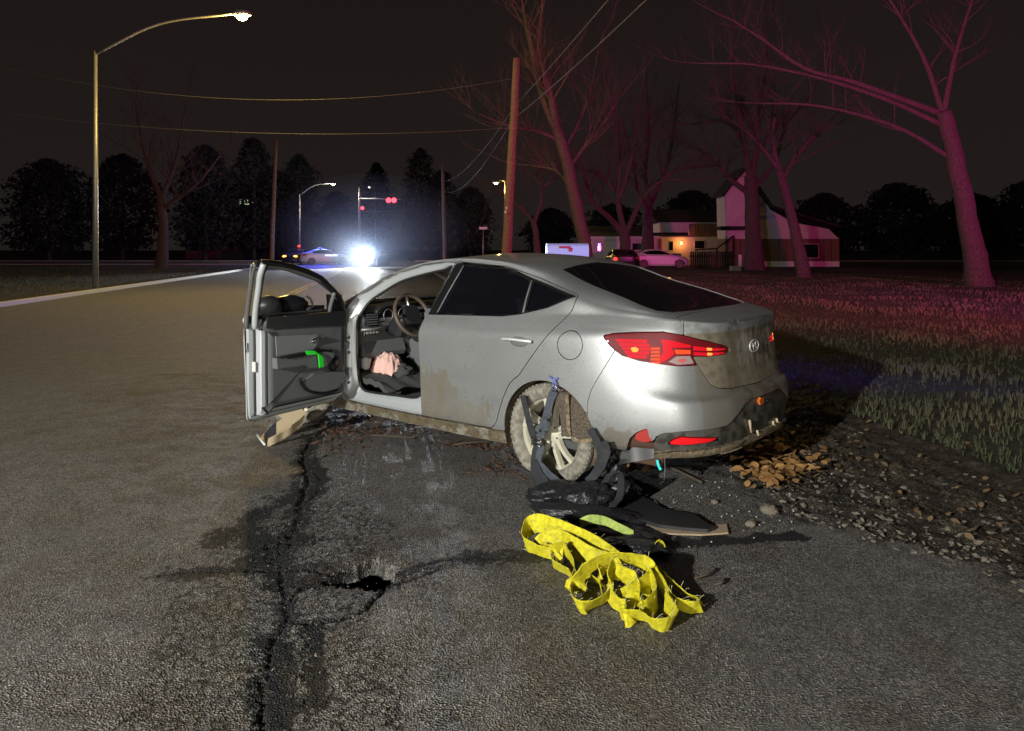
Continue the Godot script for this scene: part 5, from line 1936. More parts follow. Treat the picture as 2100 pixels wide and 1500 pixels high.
func make_yellow_strap():
	var t := thing("tow_strap", "frayed bright yellow tow strap in a tangled heap on the asphalt", "strap")
	# each run: points [px, py, height of the middle, lean 0 on edge .. 1 flat]
	var runs := [
		[[1262, 1150, .05, .1], [1225, 1122, .10, .1], [1180, 1098, .11, .1], [1135, 1082, .11, .15], [1100, 1074, .10, .2], [1080, 1085, .08, .15], [1073, 1104, .06, .1], [1080, 1120, .04, .2], [1105, 1133, .03, .3], [1135, 1142, .03, .3]],
		[[1255, 1158, .05, .2], [1215, 1143, .08, .25], [1180, 1125, .09, .3], [1150, 1108, .09, .3], [1122, 1108, .08, .2], [1110, 1118, .06, .1], [1116, 1128, .04, .2], [1140, 1138, .03, .4]],
		[[1132, 1136, .06, .1], [1140, 1130, .09, .2], [1155, 1128, .09, .3], [1168, 1140, .08, .2], [1178, 1165, .06, .1], [1180, 1190, .05, .1], [1176, 1205, .04, .2]],
		[[1155, 1142, .06, .1], [1143, 1140, .06, .1], [1134, 1146, .05, .1], [1136, 1156, .04, .3], [1150, 1168, .035, .4], [1172, 1178, .035, .4]],
		[[1178, 1215, .045, .1], [1184, 1195, .08, .1], [1200, 1170, .12, .2], [1228, 1152, .15, .35], [1262, 1144, .16, .45], [1300, 1147, .15, .4], [1325, 1158, .13, .2], [1336, 1178, .10, .1], [1330, 1200, .08, .2], [1305, 1218, .07, .3], [1282, 1230, .06, .3]],
		[[1245, 1150, .14, .1], [1234, 1165, .11, .0], [1230, 1185, .08, .0], [1232, 1205, .05, .1], [1236, 1222, .04, .2]],
		[[1275, 1155, .14, .1], [1258, 1165, .12, .0], [1250, 1185, .10, .0], [1250, 1208, .07, .0], [1258, 1228, .05, .1], [1272, 1242, .045, .2], [1288, 1252, .045, .2], [1290, 1262, .04, .3], [1278, 1262, .04, .2]],
		[[1262, 1172, .12, .2], [1280, 1180, .11, .2], [1300, 1192, .09, .1], [1310, 1212, .07, .0], [1312, 1235, .05, .0], [1316, 1255, .04, .0]],
		[[1176, 1212, .045, .1], [1176, 1228, .04, .2], [1185, 1241, .045, .35], [1202, 1244, .045, .4], [1222, 1236, .045, .4], [1238, 1226, .04, .3], [1246, 1215, .05, .2]],
		[[1270, 1262, .035, .5], [1295, 1266, .035, .4], [1318, 1264, .035, .4], [1330, 1272, .045, .35], [1348, 1281, .045, .4], [1368, 1281, .045, .35], [1380, 1275, .045, .3], [1378, 1255, .05, .1], [1365, 1238, .05, .1]],
		[[1335, 1165, .11, .1], [1350, 1185, .09, .1], [1362, 1205, .07, .1], [1372, 1225, .05, .2], [1392, 1240, .04, .35], [1415, 1246, .04, .4], [1440, 1243, .045, .35]],
		[[1345, 1172, .08, .2], [1370, 1190, .06, .4], [1400, 1212, .04, .5], [1422, 1228, .03, .5], [1440, 1238, .03, .5]],
		[[1330, 1180, .10, .0], [1342, 1205, .08, .0], [1345, 1228, .06, .0], [1335, 1248, .05, .1], [1322, 1258, .04, .2]],
		[[1200, 1178, .05, .3], [1225, 1190, .045, .5], [1262, 1212, .04, .6], [1300, 1228, .04, .4], [1345, 1240, .04, .3]],
	]
	var n := 0
	var threads := builder()
	for run in runs:
		var p := []
		var l := []
		for q in run:
			p.append(on_level(q[0], q[1], q[2]))
			l.append(q[3])
		p = smooth_path(p, 7)
		l = smooth_path(l, 7)
		var w := []
		for i in p.size():
			var d: Vector3 = (p[mini(i + 1, p.size() - 1)] - p[maxi(i - 1, 0)]).normalized()
			var side := d.cross(Vector3.UP).normalized()
			var up := side.cross(d).normalized()
			var a: float = l[i] * PI / 2 + 0.16 * noise.get_noise_2d(i * 0.05, n * 5.0)
			var v := (up * cos(a) + side * sin(a)) * .088
			w.append(v)
			p[i] += Vector3(noise.get_noise_2d(i * .06, n * 9.0), .6 * noise.get_noise_2d(i * .06, n * 9.0 + 40.0), noise.get_noise_2d(i * .06, n * 9.0 + 80.0)) * .008
			var low: float = p[i].y - absf(v.y) * .5
			if low < .004: p[i].y += .004 - low
			for fray in (1 if rng.randf() < .45 else 0):
				var e: Vector3 = p[i] + v * (0.5 if rng.randf() < .6 else -.5)
				var g := Vector3(rng.randf_range(-1, 1), rng.randf_range(-.1, 1), rng.randf_range(-1, 1)) * rng.randf_range(.012, .034)
				tube(threads, [e, e + g * .6 + Vector3(0, .003, 0), e + g], .0006, 3, false, false)
		var st := builder()
		ribbon(st, p, w, .0035)
		commit(st, "webbing", M.yellow_webbing, t)
		n += 1
	stuff(commit(threads, "frayed_threads", M.yellow_thread, t))

# ---------------------------------------------------------------- loose things
func make_debris():
	var f := car_frame()
	# broken beige wing liner lying below the open door
	var t := thing("wing_liner", "broken beige plastic wheel arch liner lying under the open door", "car part")
	var st := builder()
	var p := []
	var w := []
	for q in [[548, 905, .03], [562, 897, .05], [578, 886, .07], [594, 873, .10], [610, 858, .13], [622, 842, .17]]:
		p.append(on_level(q[0], q[1] + q[2] * 110, q[2])); w.append(Vector3(.02, .07, .02))
	ribbon(st, smooth_path(p, 5), smooth_path(w, 5), .01)
	commit(st, "liner_rim", M.beige_plastic, t)
	st = builder()
	var z0 := on_level(580, 888, .05)
	prism(st, v2([-.02, 0, .10, .02, .19, .06, .24, .11, .20, .17, .13, .20, .05, .20, .02, .15, .05, .12, .0, .10]), -.006, .006, Transform3D(Basis.from_euler(Vector3(-.25, .5, .15)), z0 + Vector3(-.03, -.02, 0)))
	commit(st, "liner_plate", M.beige_plastic, t)
	st = builder()
	warped_sheet(st, [534, 900, 548, 912, 575, 893, 590, 872, 566, 868, 548, 882], .012, .006)
	commit(st, "liner_flange", M.black_plastic, t)
	st = builder()
	tube(st, [on_level(527, 893, .05), on_level(535, 903, .03), on_level(543, 913, .02)], .009, 6)
	commit(st, "liner_clip", M.white_paper, t)
	# things in the footwell
	st = builder()
	var rows := []
	st.set_smooth_group(0)
	for i in 31:
		var row := []
		for j in 31:
			var a := i / 30.0 - .5
			var b := j / 30.0 - .5
			var y := .60 - 1.5 * (a * a + b * b) * .30 + .04 * noise.get_noise_2d(a * 5.0, b * 5.0 + 3.0) - .045 * absf(noise.get_noise_2d(a * 2.0 + 8.0, b * 4.5))
			if a < -.25: y -= (-.25 - a) * .32
			row.append(f * cv(Vector3(1.99 + b * .30, y, .45 - a * .26 + .02 * sin(b * 9.0))))
		rows.append(row)
	for i in 30:
		for j in 30: quad(st, rows[i][j], rows[i][j + 1], rows[i + 1][j + 1], rows[i + 1][j])
	tag(commit(st, "pink_cloth", M.pink_cloth), "crumpled pale pink cloth dropped in the driver footwell", "cloth")
	st = builder()
	box(st, Vector3(.10, .10, .07), f * Transform3D(Basis.from_euler(Vector3(.1, .5, .2)), cv(Vector3(2.09, .53, .62))), .008)
	tag(commit(st, "paper_box", M.white_paper), "small white paper box on the floor mat beside the pink cloth", "box")
	st = builder()
	crumple(st, f * cv(Vector3(1.90, .45, .42)), Vector3(.14, .07, .10), 21.0, Basis())
	tag(commit(st, "dark_jacket", M.seat_cloth), "dark grey jacket heaped under the pink cloth in the footwell", "jacket")
	# by the rear bumper
	t = thing("card_strip", "long tan cardboard strip lying beside the flat black sheet", "cardboard")
	st = builder()
	warped_sheet(st, [1325, 1078, 1345, 1068, 1375, 1080, 1420, 1090, 1455, 1089, 1460, 1079, 1490, 1076, 1494, 1094, 1440, 1098, 1380, 1096, 1345, 1092], .010, .004)
	commit(st, "strip", M.cardboard, t)
	st = builder()
	tube(st, smooth_path([beside_car(1348, 944, .72), beside_car(1350, 952, .725), beside_car(1353, 960, .72), beside_car(1356, 964, .72)], 3), .009, 8)
	tag(commit(st, "cyan_tag", M.bright_cyan), "small bright cyan tag hanging under the torn bumper corner", "tag")
	st = builder()
	tube(st, smooth_path([beside_car(1362, 922, .70), beside_car(1364, 960, .71), beside_car(1362, 985, .72)], 3), .003, 5)
	tag(commit(st, "loose_wire", M.wire), "thin loose wire hanging below the bumper beside the cyan tag", "wire")
	for q in [[1300, 962, 1.0, .13, "large tan bent leaf on the road behind the tyre, nearest the wheel"], [1330, 968, .4, .10, "narrower tan leaf on the road, right of the large bent one"]]:
		st = builder()
		leaf(st, on_level(q[0], q[1], .015), q[3], q[2])
		tag(commit(st, "fallen_leaf", M.leaf_tan), q[4], "leaf", "tan leaves behind the tyre")
	# leaf litter, glass crumbs, stones and grit on the muddy verge
	scatter("leaf_litter", "orange and tan dead leaves heaped on the mud right of the bumper", "leaves", leaf_mesh(M.leaf_orange), 260, func():
		var c := on_level(1590 + rng.randfn(0, 36), 964 + rng.randfn(0, 20), .0)
		c.y = .02 + absf(rng.randfn(0, .02))
		return [c, Vector3.ONE * rng.randf_range(.03, .065), true])
	scatter("verge_leaves", "dull brown dead leaves strewn over the verge and lawn at right", "leaves", leaf_mesh(M.leaf_brown), 1500, func():
		var d := 3.4 + 14.0 * pow(rng.randf(), 1.6)
		var c := Vector3(road_right(d) + .5 + 7.0 * pow(rng.randf(), 1.5), .02, -d)
		return [c, Vector3.ONE * rng.randf_range(.018, .038), true])
	scatter("glass_crumbs", "glittering crumbs of broken glass strewn over the muddy road edge", "glass", crumb_mesh(M.broken_glass), 110, func():
		var c := on_level(1450 + rng.randfn(0, 110), 1020 + rng.randfn(0, 70), .0)
		c.y = .012
		return [c, Vector3.ONE * rng.randf_range(.0025, .0055), true])
	scatter("verge_stones", "small stones and clods of mud on the road edge", "stones", crumb_mesh(M.stone), 1500, func():
		var d := rng.randf_range(2.9, 8.0)
		var x := road_right(d) + (maxf(0, 4.0 - d) * .55) + absf(rng.randfn(0, .55)) - .15
		return [Vector3(x, .0, -d), Vector3(rng.randf_range(.4, 1.2), rng.randf_range(.3, .8), rng.randf_range(.4, 1.2)) * rng.randf_range(.006, .022), true])
	scatter("road_grit", "loose grit scattered over the asphalt around the pothole and under the sill", "grit", crumb_mesh(M.stone), 1300, func():
		var c := on_level(760 + rng.randfn(0, 210), 1090 + rng.randfn(0, 170) if rng.randf() < .75 else 880 + rng.randf() * 25, .0)
		if c.z > -1.5 or c.z < -8.4: c.z = -3.4
		c.y = .004
		return [c, Vector3(rng.randf_range(.5, 1.2), .6, rng.randf_range(.5, 1.2)) * rng.randf_range(.002, .006), true])
	scatter("mud_crumbs", "dark clods of mud and broken bark fallen below the sill", "mud", crumb_mesh(M.dark_rust), 420, func():
		var q: Array = [[700, 862, 70, 8], [760, 885, 60, 6], [965, 915, 34, 5], [1050, 955, 40, 14], [700, 905, 40, 22]][rng.randi() % 5]
		var c := on_level(q[0] + rng.randfn(0, q[2]), q[1] + rng.randfn(0, q[3]), .0)
		c.y = .008
		return [c, Vector3(rng.randf_range(.6, 2.6), .5, rng.randf_range(.5, 1.0)) * rng.randf_range(.006, .018), true])
	# sticks
	for q in [[930, 912, 1005, 906, "dark stick under the sill, just ahead of the rear wheel"], [760, 893, 850, 899, "dark stick lying under the front door sill"], [1465, 1200, 1488, 1188, "short dark twig on the asphalt right of the yellow strap"], [1424, 1187, 1470, 1168, "curved twig at the muddy edge above the short twig"], [1250, 944, 1420, 962, "long thin stick under the rear bumper"], [1330, 940, 1440, 990, "thin bent stick lying across the mud under the bumper"]]:
		st = builder()
		var a := on_level(q[0], q[1], .012)
		var b := on_level(q[2], q[3], .012)
		var m := (a + b) * .5 + Vector3(0, .012, .03)
		tube(st, smooth_path([a, m, b], 5), .008 if q[2] - q[0] > 60 else .006, 6)
		tag(commit(st, "stick", M.stick), q[4], "stick", "sticks on the ground")
	# larger stones that can be told apart
	for q in [[1578, 1046, .05, "pale stone in the mud, nearest the camera"], [1540, 1075, .03, "small brown stone left of the pale stone"], [1466, 1030, .022, "little grey stone at the end of the flat black sheet"]]:
		st = builder()
		crumple(st, on_level(q[0], q[1], .015), Vector3(q[2], q[2] * .6, q[2] * .8), q[0], Basis())
		tag(commit(st, "stone", M.stone), q[3], "stone", "stones in the mud")

func leaf(st: SurfaceTool, at: Vector3, l: float, turn: float):
	var b := Basis.from_euler(Vector3(.1, turn, .12))
	st.set_smooth_group(0)
	var rows := []
	for i in 7:
		var t := i / 6.0
		var w := .32 * l * sin(PI * pow(t, .8))
		var c := Vector3((t - .5) * l, .02 * sin(t * 3.0), 0)
		rows.append([at + b * (c + Vector3(0, .18 * w, -w)), at + b * c, at + b * (c + Vector3(0, .18 * w, w))])
	for i in 6:
		for k in 2: quad(st, rows[i][k], rows[i][k + 1], rows[i + 1][k + 1], rows[i + 1][k])

func leaf_mesh(m: Material) -> Mesh:
	var st := builder()
	leaf(st, Vector3.ZERO, 1.6, 0.0)
	st.generate_normals()
	var me := st.commit()
	me.surface_set_material(0, m)
	return me

func crumb_mesh(m: Material) -> Mesh:
	var st := builder()
	st.set_smooth_group(-1)
	var p := []
	var r := RandomNumberGenerator.new()
	r.seed = 4
	for v in [Vector3(1, 0, 0), Vector3(-1, 0, 0), Vector3(0, 1, 0), Vector3(0, -1, 0), Vector3(0, 0, 1), Vector3(0, 0, -1)]:
		p.append(v + Vector3(r.randf_range(-.35, .35), r.randf_range(-.35, .35), r.randf_range(-.35, .35)))
	for t in [[0, 2, 4], [4, 2, 1], [1, 2, 5], [5, 2, 0], [0, 4, 3], [4, 1, 3], [1, 5, 3], [5, 0, 3]]: tri(st, p[t[0]], p[t[2]], p[t[1]])
	st.generate_normals()
	var me := st.commit()
	me.surface_set_material(0, m)
	return me

func scatter(called: String, label: String, category: String, me: Mesh, count: int, where: Callable, colors := false):
	var mm := MultiMesh.new()
	mm.transform_format = MultiMesh.TRANSFORM_3D
	mm.use_colors = colors
	mm.mesh = me
	mm.instance_count = count
	for i in count:
		var w: Array = where.call()
		var b := Basis.from_euler(Vector3(rng.randf_range(-.5, .5), rng.randf() * TAU, rng.randf_range(-.5, .5)) if w[2] else Vector3(0, rng.randf() * TAU, 0))
		mm.set_instance_transform(i, Transform3D(b.scaled_local(w[1]), w[0]))
		if colors: mm.set_instance_color(i, w[3])
	var o := MultiMeshInstance3D.new()
	o.name = numbered(called)
	o.multimesh = mm
	add_child(o)
	tag(o, label, category)
	stuff(o)

# ---------------------------------------------------------------- poles, wires, lamps
func pole(called: String, label: String, foot: Vector3, top: Vector3, r0: float, r1: float, group := "") -> Node3D:
	var t := thing(called, label, "pole", foot, 0.0, group)
	var st := builder()
	var p := []
	var r := []
	for i in 9:
		var k := i / 8.0
		p.append((top - foot) * k + Vector3(noise.get_noise_2d(i, foot.x) * .03, 0, 0)); r.append(lerpf(r0, r1, k))
	p[0].y = -.1
	tube(st, p, r, 14)
	commit(st, "shaft", M.pole_wood, t)
	return t

func wire(label: String, a: Vector3, b: Vector3, sag: float, r: float):
	var st := builder()
	var p := []
	for i in 25:
		var k := i / 24.0
		p.append(a.lerp(b, k) - Vector3(0, sag * 4.0 * k * (1 - k), 0))
	tube(st, p, r, 5, false, false)
	tag(commit(st, "overhead_wire", M.wire), label, "wire", "overhead wires")

func make_poles_and_wires():
	var foot := at_depth(1035, 592, 27.0); foot.y = 0
	var top := at_depth(1060, 120, 27.0)
	var t := pole("utility_pole", "tall wooden utility pole, lit red, rising behind the silver car roof", foot, top, .20, .13)
	var st := builder()
	for q in [[1040, 427], [1038, 435]]:
		box(st, Vector3(.06, .09, .02), Transform3D(Basis(), at_depth(q[0], q[1], 26.8) - foot + Vector3(-.03, 0, 0)), .004)
	commit(st, "pole_tag", M.white_enamel, t)
	var f2 := at_depth(912, 533, 64.0); f2.y = 0
	var top2 := at_depth(907, 335, 64.0)
	pole("utility_pole", "thin far wooden utility pole left of the red lit pole", f2, top2, .17, .12)
	var f3 := at_depth(556, 540, 60.0); f3.y = 0
	pole("utility_pole", "dark far utility pole above the open car door", f3, at_depth(566, 285, 60.0), .2, .14)
	# wires along the road
	var near_a := Vector3(7.2, 8.8, 12.0)
	wire("upper overhead wire running from the red lit pole towards the camera", at_depth(1062, 210, 27.0), near_a, .5, .015)
	wire("lower overhead wire running from the red lit pole towards the camera", at_depth(1056, 242, 27.0), near_a + Vector3(.6, -.8, 0), .6, .015)
	wire("overhead wire from the red lit pole back to the far pole, upper of two", at_depth(1058, 215, 27.0), at_depth(909, 372, 64.0), .7, .014)
	wire("overhead wire from the red lit pole back to the far pole, lower of two", at_depth(1055, 240, 27.0), at_depth(911, 392, 64.0), 1.0, .014)
	wire("slack upper wire crossing the road to the red lit pole", at_depth(-260, 60, 27.5), at_depth(1058, 160, 27.0), 1.6, .008)
	wire("lower wire crossing the road to the red lit pole", at_depth(-260, 190, 27.5), at_depth(1053, 262, 27.0), .75, .008)
	wire("service wire slanting down from the small yellow street lamp", at_depth(1016, 388, 70.0), at_depth(974, 482, 66.0), .2, .035)
	wire("thin guy wire slanting down beside the street name sign", at_depth(992, 460, 66.0), at_depth(1030, 492, 66.0), .05, .03)
	# street name sign
	t = thing("street_sign", "small white street name sign on a thin post, far down the road", "sign", Vector3(at_depth(991, 500, 47.0).x, 0, -47.0))
	st = builder()
	tube(st, [Vector3(0, 0, 0), Vector3(0, 2.85, 0)], .03, 8)
	commit(st, "post", M.grey_metal, t)
	st = builder()
	box(st, Vector3(.52, .17, .015), Transform3D(Basis(), Vector3(0, 2.78, .035)), .004)
	commit(st, "blade", M.white_enamel, t)

# a lamp on a curved arm: pole, arm, head with a glowing lens and its light
func street_lamp(called: String, label: String, foot: Vector3, head: Vector3, mast: float, r: float, glass: Material, size: float, color: Color, energy: float):
	var t := thing(called, label, "street lamp", foot)
	var st := builder()
	tube(st, [Vector3.ZERO, Vector3(0, mast * .5, 0), Vector3(0, mast, 0)], [r, r * .8, r * .6], 10)
	commit(st, "post", M.grey_metal, t)
	st = builder()
	var h := head - foot
	var mid := Vector3(h.x * .45, lerpf(mast, h.y, .75) + .15, h.z * .45)
	tube(st, smooth_path([Vector3(0, mast - .1, 0), mid, h + Vector3(0, .12, 0)], 6), r * .45, 8)
	commit(st, "arm", M.grey_metal, t)
	st = builder()
	ellipsoid(st, h + Vector3(0, .10, 0), Vector3(size * 1.5, size * .6, size), 16, 8)
	commit(st, "lamp_head", M.grey_metal, t)
	st = builder()
	ellipsoid(st, h, Vector3(size * .8, size * .55, size * .8), 14, 8)
	commit(st, "lamp_lens", glass, t)
	if energy > 0: omni(t, "lamp_light", h + Vector3(0, -size * .8, 0), color, energy, size * .5)

func make_street_lights():
	street_lamp("street_lamp", "bright yellow street lamp over the road at upper left", Vector3(-14.2, 0, -25), at_depth(496, 34, 24.0), 8.2, .1, M.street_glow, .22, Color(1.0, .84, .45), 85.0)
	street_lamp("street_lamp", "far street lamp with white light on a curved arm", at_depth(614, 530, 80.0) * Vector3(1, 0, 1), at_depth(683, 378, 80.0), 7.4, .12, M.street_glow_white, .22, Color(1, .95, .85), 60.0)
	street_lamp("street_lamp", "small yellow street lamp just left of the red lit pole", at_depth(1036, 530, 72.0) * Vector3(1, 0, 1), at_depth(1017, 375, 72.0), 8.2, .12, M.street_glow_small, .26, Color(1, .85, .4), 60.0)
	street_lamp("street_lamp", "tiny white street lamp beyond the red traffic signals", at_depth(770, 520, 150.0) * Vector3(1, 0, 1), at_depth(757, 384, 150.0), 13.0, .12, M.street_glow_white, .26, Color(1, .95, .85), 0.0)
	# traffic signals hung from mast arms
	mast_arm("traffic_signal", "traffic signal mast arm with two red lights over the far crossing", 80.0, [737, 384], [737, 407], [822, 409], [[797, 411], [808, 411]])
	mast_arm("traffic_signal", "second lower traffic signal arm farther down the road, one red light", 118.0, [735, 420], [735, 435], [828, 433], [[743, 427]])

func mast_arm(called: String, label: String, d: float, top: Array, joint: Array, tip: Array, heads: Array):
	var foot := at_depth(joint[0], 530, d); foot.y = 0
	var t := thing(called, label, "traffic signal", foot)
	var st := builder()
	tube(st, [Vector3.ZERO, at_depth(joint[0], joint[1], d) - foot, at_depth(top[0], top[1], d) - foot], [.16, .12, .07], 8)
	commit(st, "mast", M.grey_metal, t)
	st = builder()
	tube(st, [at_depth(joint[0], joint[1], d) - foot, at_depth(tip[0], tip[1], d) - foot], [.13, .08], 8)
	commit(st, "arm", M.grey_metal, t)
	for h in heads:
		var c := at_depth(h[0], h[1], d) - foot
		st = builder()
		box(st, Vector3(.36, 1.05, .22), Transform3D(Basis(), c + Vector3(0, -.32, -.08)), .03)
		commit(st, "signal_head", M.black_plastic, t)
		st = builder()
		ellipsoid(st, c + Vector3(0, 0, .06), Vector3(.28, .28, .1), 12, 8)
		commit(st, "signal_light", M.signal_red, t)
		for k in [1, 2]:
			st = builder()
			ellipsoid(st, c + Vector3(0, -.33 * k, .05), Vector3(.13, .13, .04), 10, 6)
			commit(st, "signal_lens", M.dark_glass, t)

# ---------------------------------------------------------------- trees
func grow(st: SurfaceTool, from: Vector3, dir: Vector3, length: float, r: float, level: int):
	var p := [from]
	var rr := [r]
	var d := dir
	var n := 5 if level > 0 else 4
	for i in n:
		d = (d + Vector3(rng.randf_range(-.28, .28), rng.randf_range(-.10, .24), rng.randf_range(-.28, .28))).normalized()
		p.append(p[i] + d * length / n)
		rr.append(lerpf(r, r * .25, (i + 1.0) / n))
	tube(st, p, rr, 5 if level > 1 else 3, false, false)
	if level == 0: return
	var kids := 5 if level == 2 else 4
	for k in kids:
		var t := rng.randf_range(.3, 1.0)
		var i := mini(int(t * n), n - 1)
		var base: Vector3 = p[i].lerp(p[i + 1], t * n - i)
		var along: Vector3 = (p[i + 1] - p[i]).normalized()
		var out := Vector3(rng.randf_range(-1, 1), rng.randf_range(-.3, .9), rng.randf_range(-1, 1)).normalized()
		grow(st, base, (along + out * .9).normalized(), length * rng.randf_range(.4, .7), rr[i] * .55, level - 1)

# trunk and limbs follow polylines in the photograph's directions at depth d; the finer branches grow from them
func bare_tree(label: String, d: float, trunk: Array, r0: float, r1: float, limbs: Array, sprouts := 6, reach := 2.2):
	var foot := at_depth(trunk[0][0], trunk[0][1], d); foot.y = 0
	var t := thing("bare_tree", label, "tree", foot)
	var p := []
	var r := []
	for i in trunk.size():
		var q := at_depth(trunk[i][0], trunk[i][1], d) - foot
		if i == 0: q = Vector3(0, -.15, 0)
		p.append(q); r.append(lerpf(r0, r1, float(i) / (trunk.size() - 1)))
	r[0] *= 1.25
	var st := builder()
	p = smooth_path(p, 8)
	r = smooth_path(r, 8)
	for i in r.size():
		r[i] *= 1.0 + .07 * noise.get_noise_2d(i * .55, d * 3.0)
		p[i] += Vector3(noise.get_noise_2d(i * .3, d), 0, noise.get_noise_2d(i * .3, d + 50.0)) * r[i] * .15
	tube(st, p, r, 14)
	commit(st, "trunk", M.bark, t)
	var crown := builder()
	for l in limbs:
		var lp := []
		var lr := []
		var dz: float = l[0]
		var n: int = l[3].size() / 2
		for i in n:
			var q := at_depth(l[3][i * 2], l[3][i * 2 + 1], d + dz * i / maxf(n - 1.0, 1.0)) - foot
			lp.append(q); lr.append(lerpf(l[1], l[2], i / maxf(n - 1.0, 1.0)))
		lp = smooth_path(lp, 4)
		lr = smooth_path(lr, 4)
		st = builder()
		tube(st, lp, lr, 8)
		commit(st, "limb", M.bark, t)
		for k in sprouts + 7:
			var i := rng.randi_range(int(lp.size() * .25), lp.size() - 2)
			var along: Vector3 = (lp[i + 1] - lp[i]).normalized()
			var out := Vector3(rng.randf_range(-1, 1), rng.randf_range(-.1, 1), rng.randf_range(-1, 1)).normalized()
			grow(crown, lp[i], (along * .6 + out).normalized(), reach * rng.randf_range(.6, 1.2), maxf(lr[i] * .34, .014), 2)
		grow(crown, lp[-1], (lp[-1] - lp[-2]).normalized(), reach * 1.2, l[2], 2)
	stuff(commit(crown, "twigs", M.bark, t))

func evergreen(label: String, px: float, py_top: float, wide_px: float, d: float, round_: bool):
	var foot := at_depth(px, 540, d); foot.y = 0
	var top := at_depth(px, py_top, d).y
	var rad := wide_px / FOCAL * d * .5
	var t := thing("evergreen_tree", label, "tree", foot, 0.0, "dark trees far down the road")
	var st := builder()
	tube(st, [Vector3(0, -.1, 0), Vector3(.1, top * .5, 0), Vector3(0, top * .95, 0)], [.3, .2, .05], 8)
	commit(st, "trunk", M.bark, t)
	st = builder()
	st.set_smooth_group(-1)
	for k in 5200:
		var y := rng.randf()
		var prof := (pow(sin(PI * clampf(y * .86 + .14, 0, 1)), .55) if round_ else (1.0 - y) * .95 + .06) * (1.0 + .35 * noise.get_noise_2d(px + y * 6.0, 1.0))
		var a := rng.randf() * TAU
		var rr := rad * prof * sqrt(rng.randf_range(.15, 1.0)) * (1.0 + .75 * noise.get_noise_2d(a * 1.2 + px, y * 6.0))
		var c := Vector3(cos(a) * rr, top * (.1 + .9 * y), sin(a) * rr)
		var s := rad * .085
		tri(st, c + Vector3(rng.randf_range(-1, 1), rng.randf_range(-1, 1), rng.randf_range(-1, 1)) * s, c + Vector3(rng.randf_range(-1, 1), rng.randf_range(-1, 1), rng.randf_range(-1, 1)) * s, c + Vector3(rng.randf_range(-1, 1), rng.randf_range(-1, 1), rng.randf_range(-1, 1)) * s)
	commit(st, "crown", M.evergreen, t)

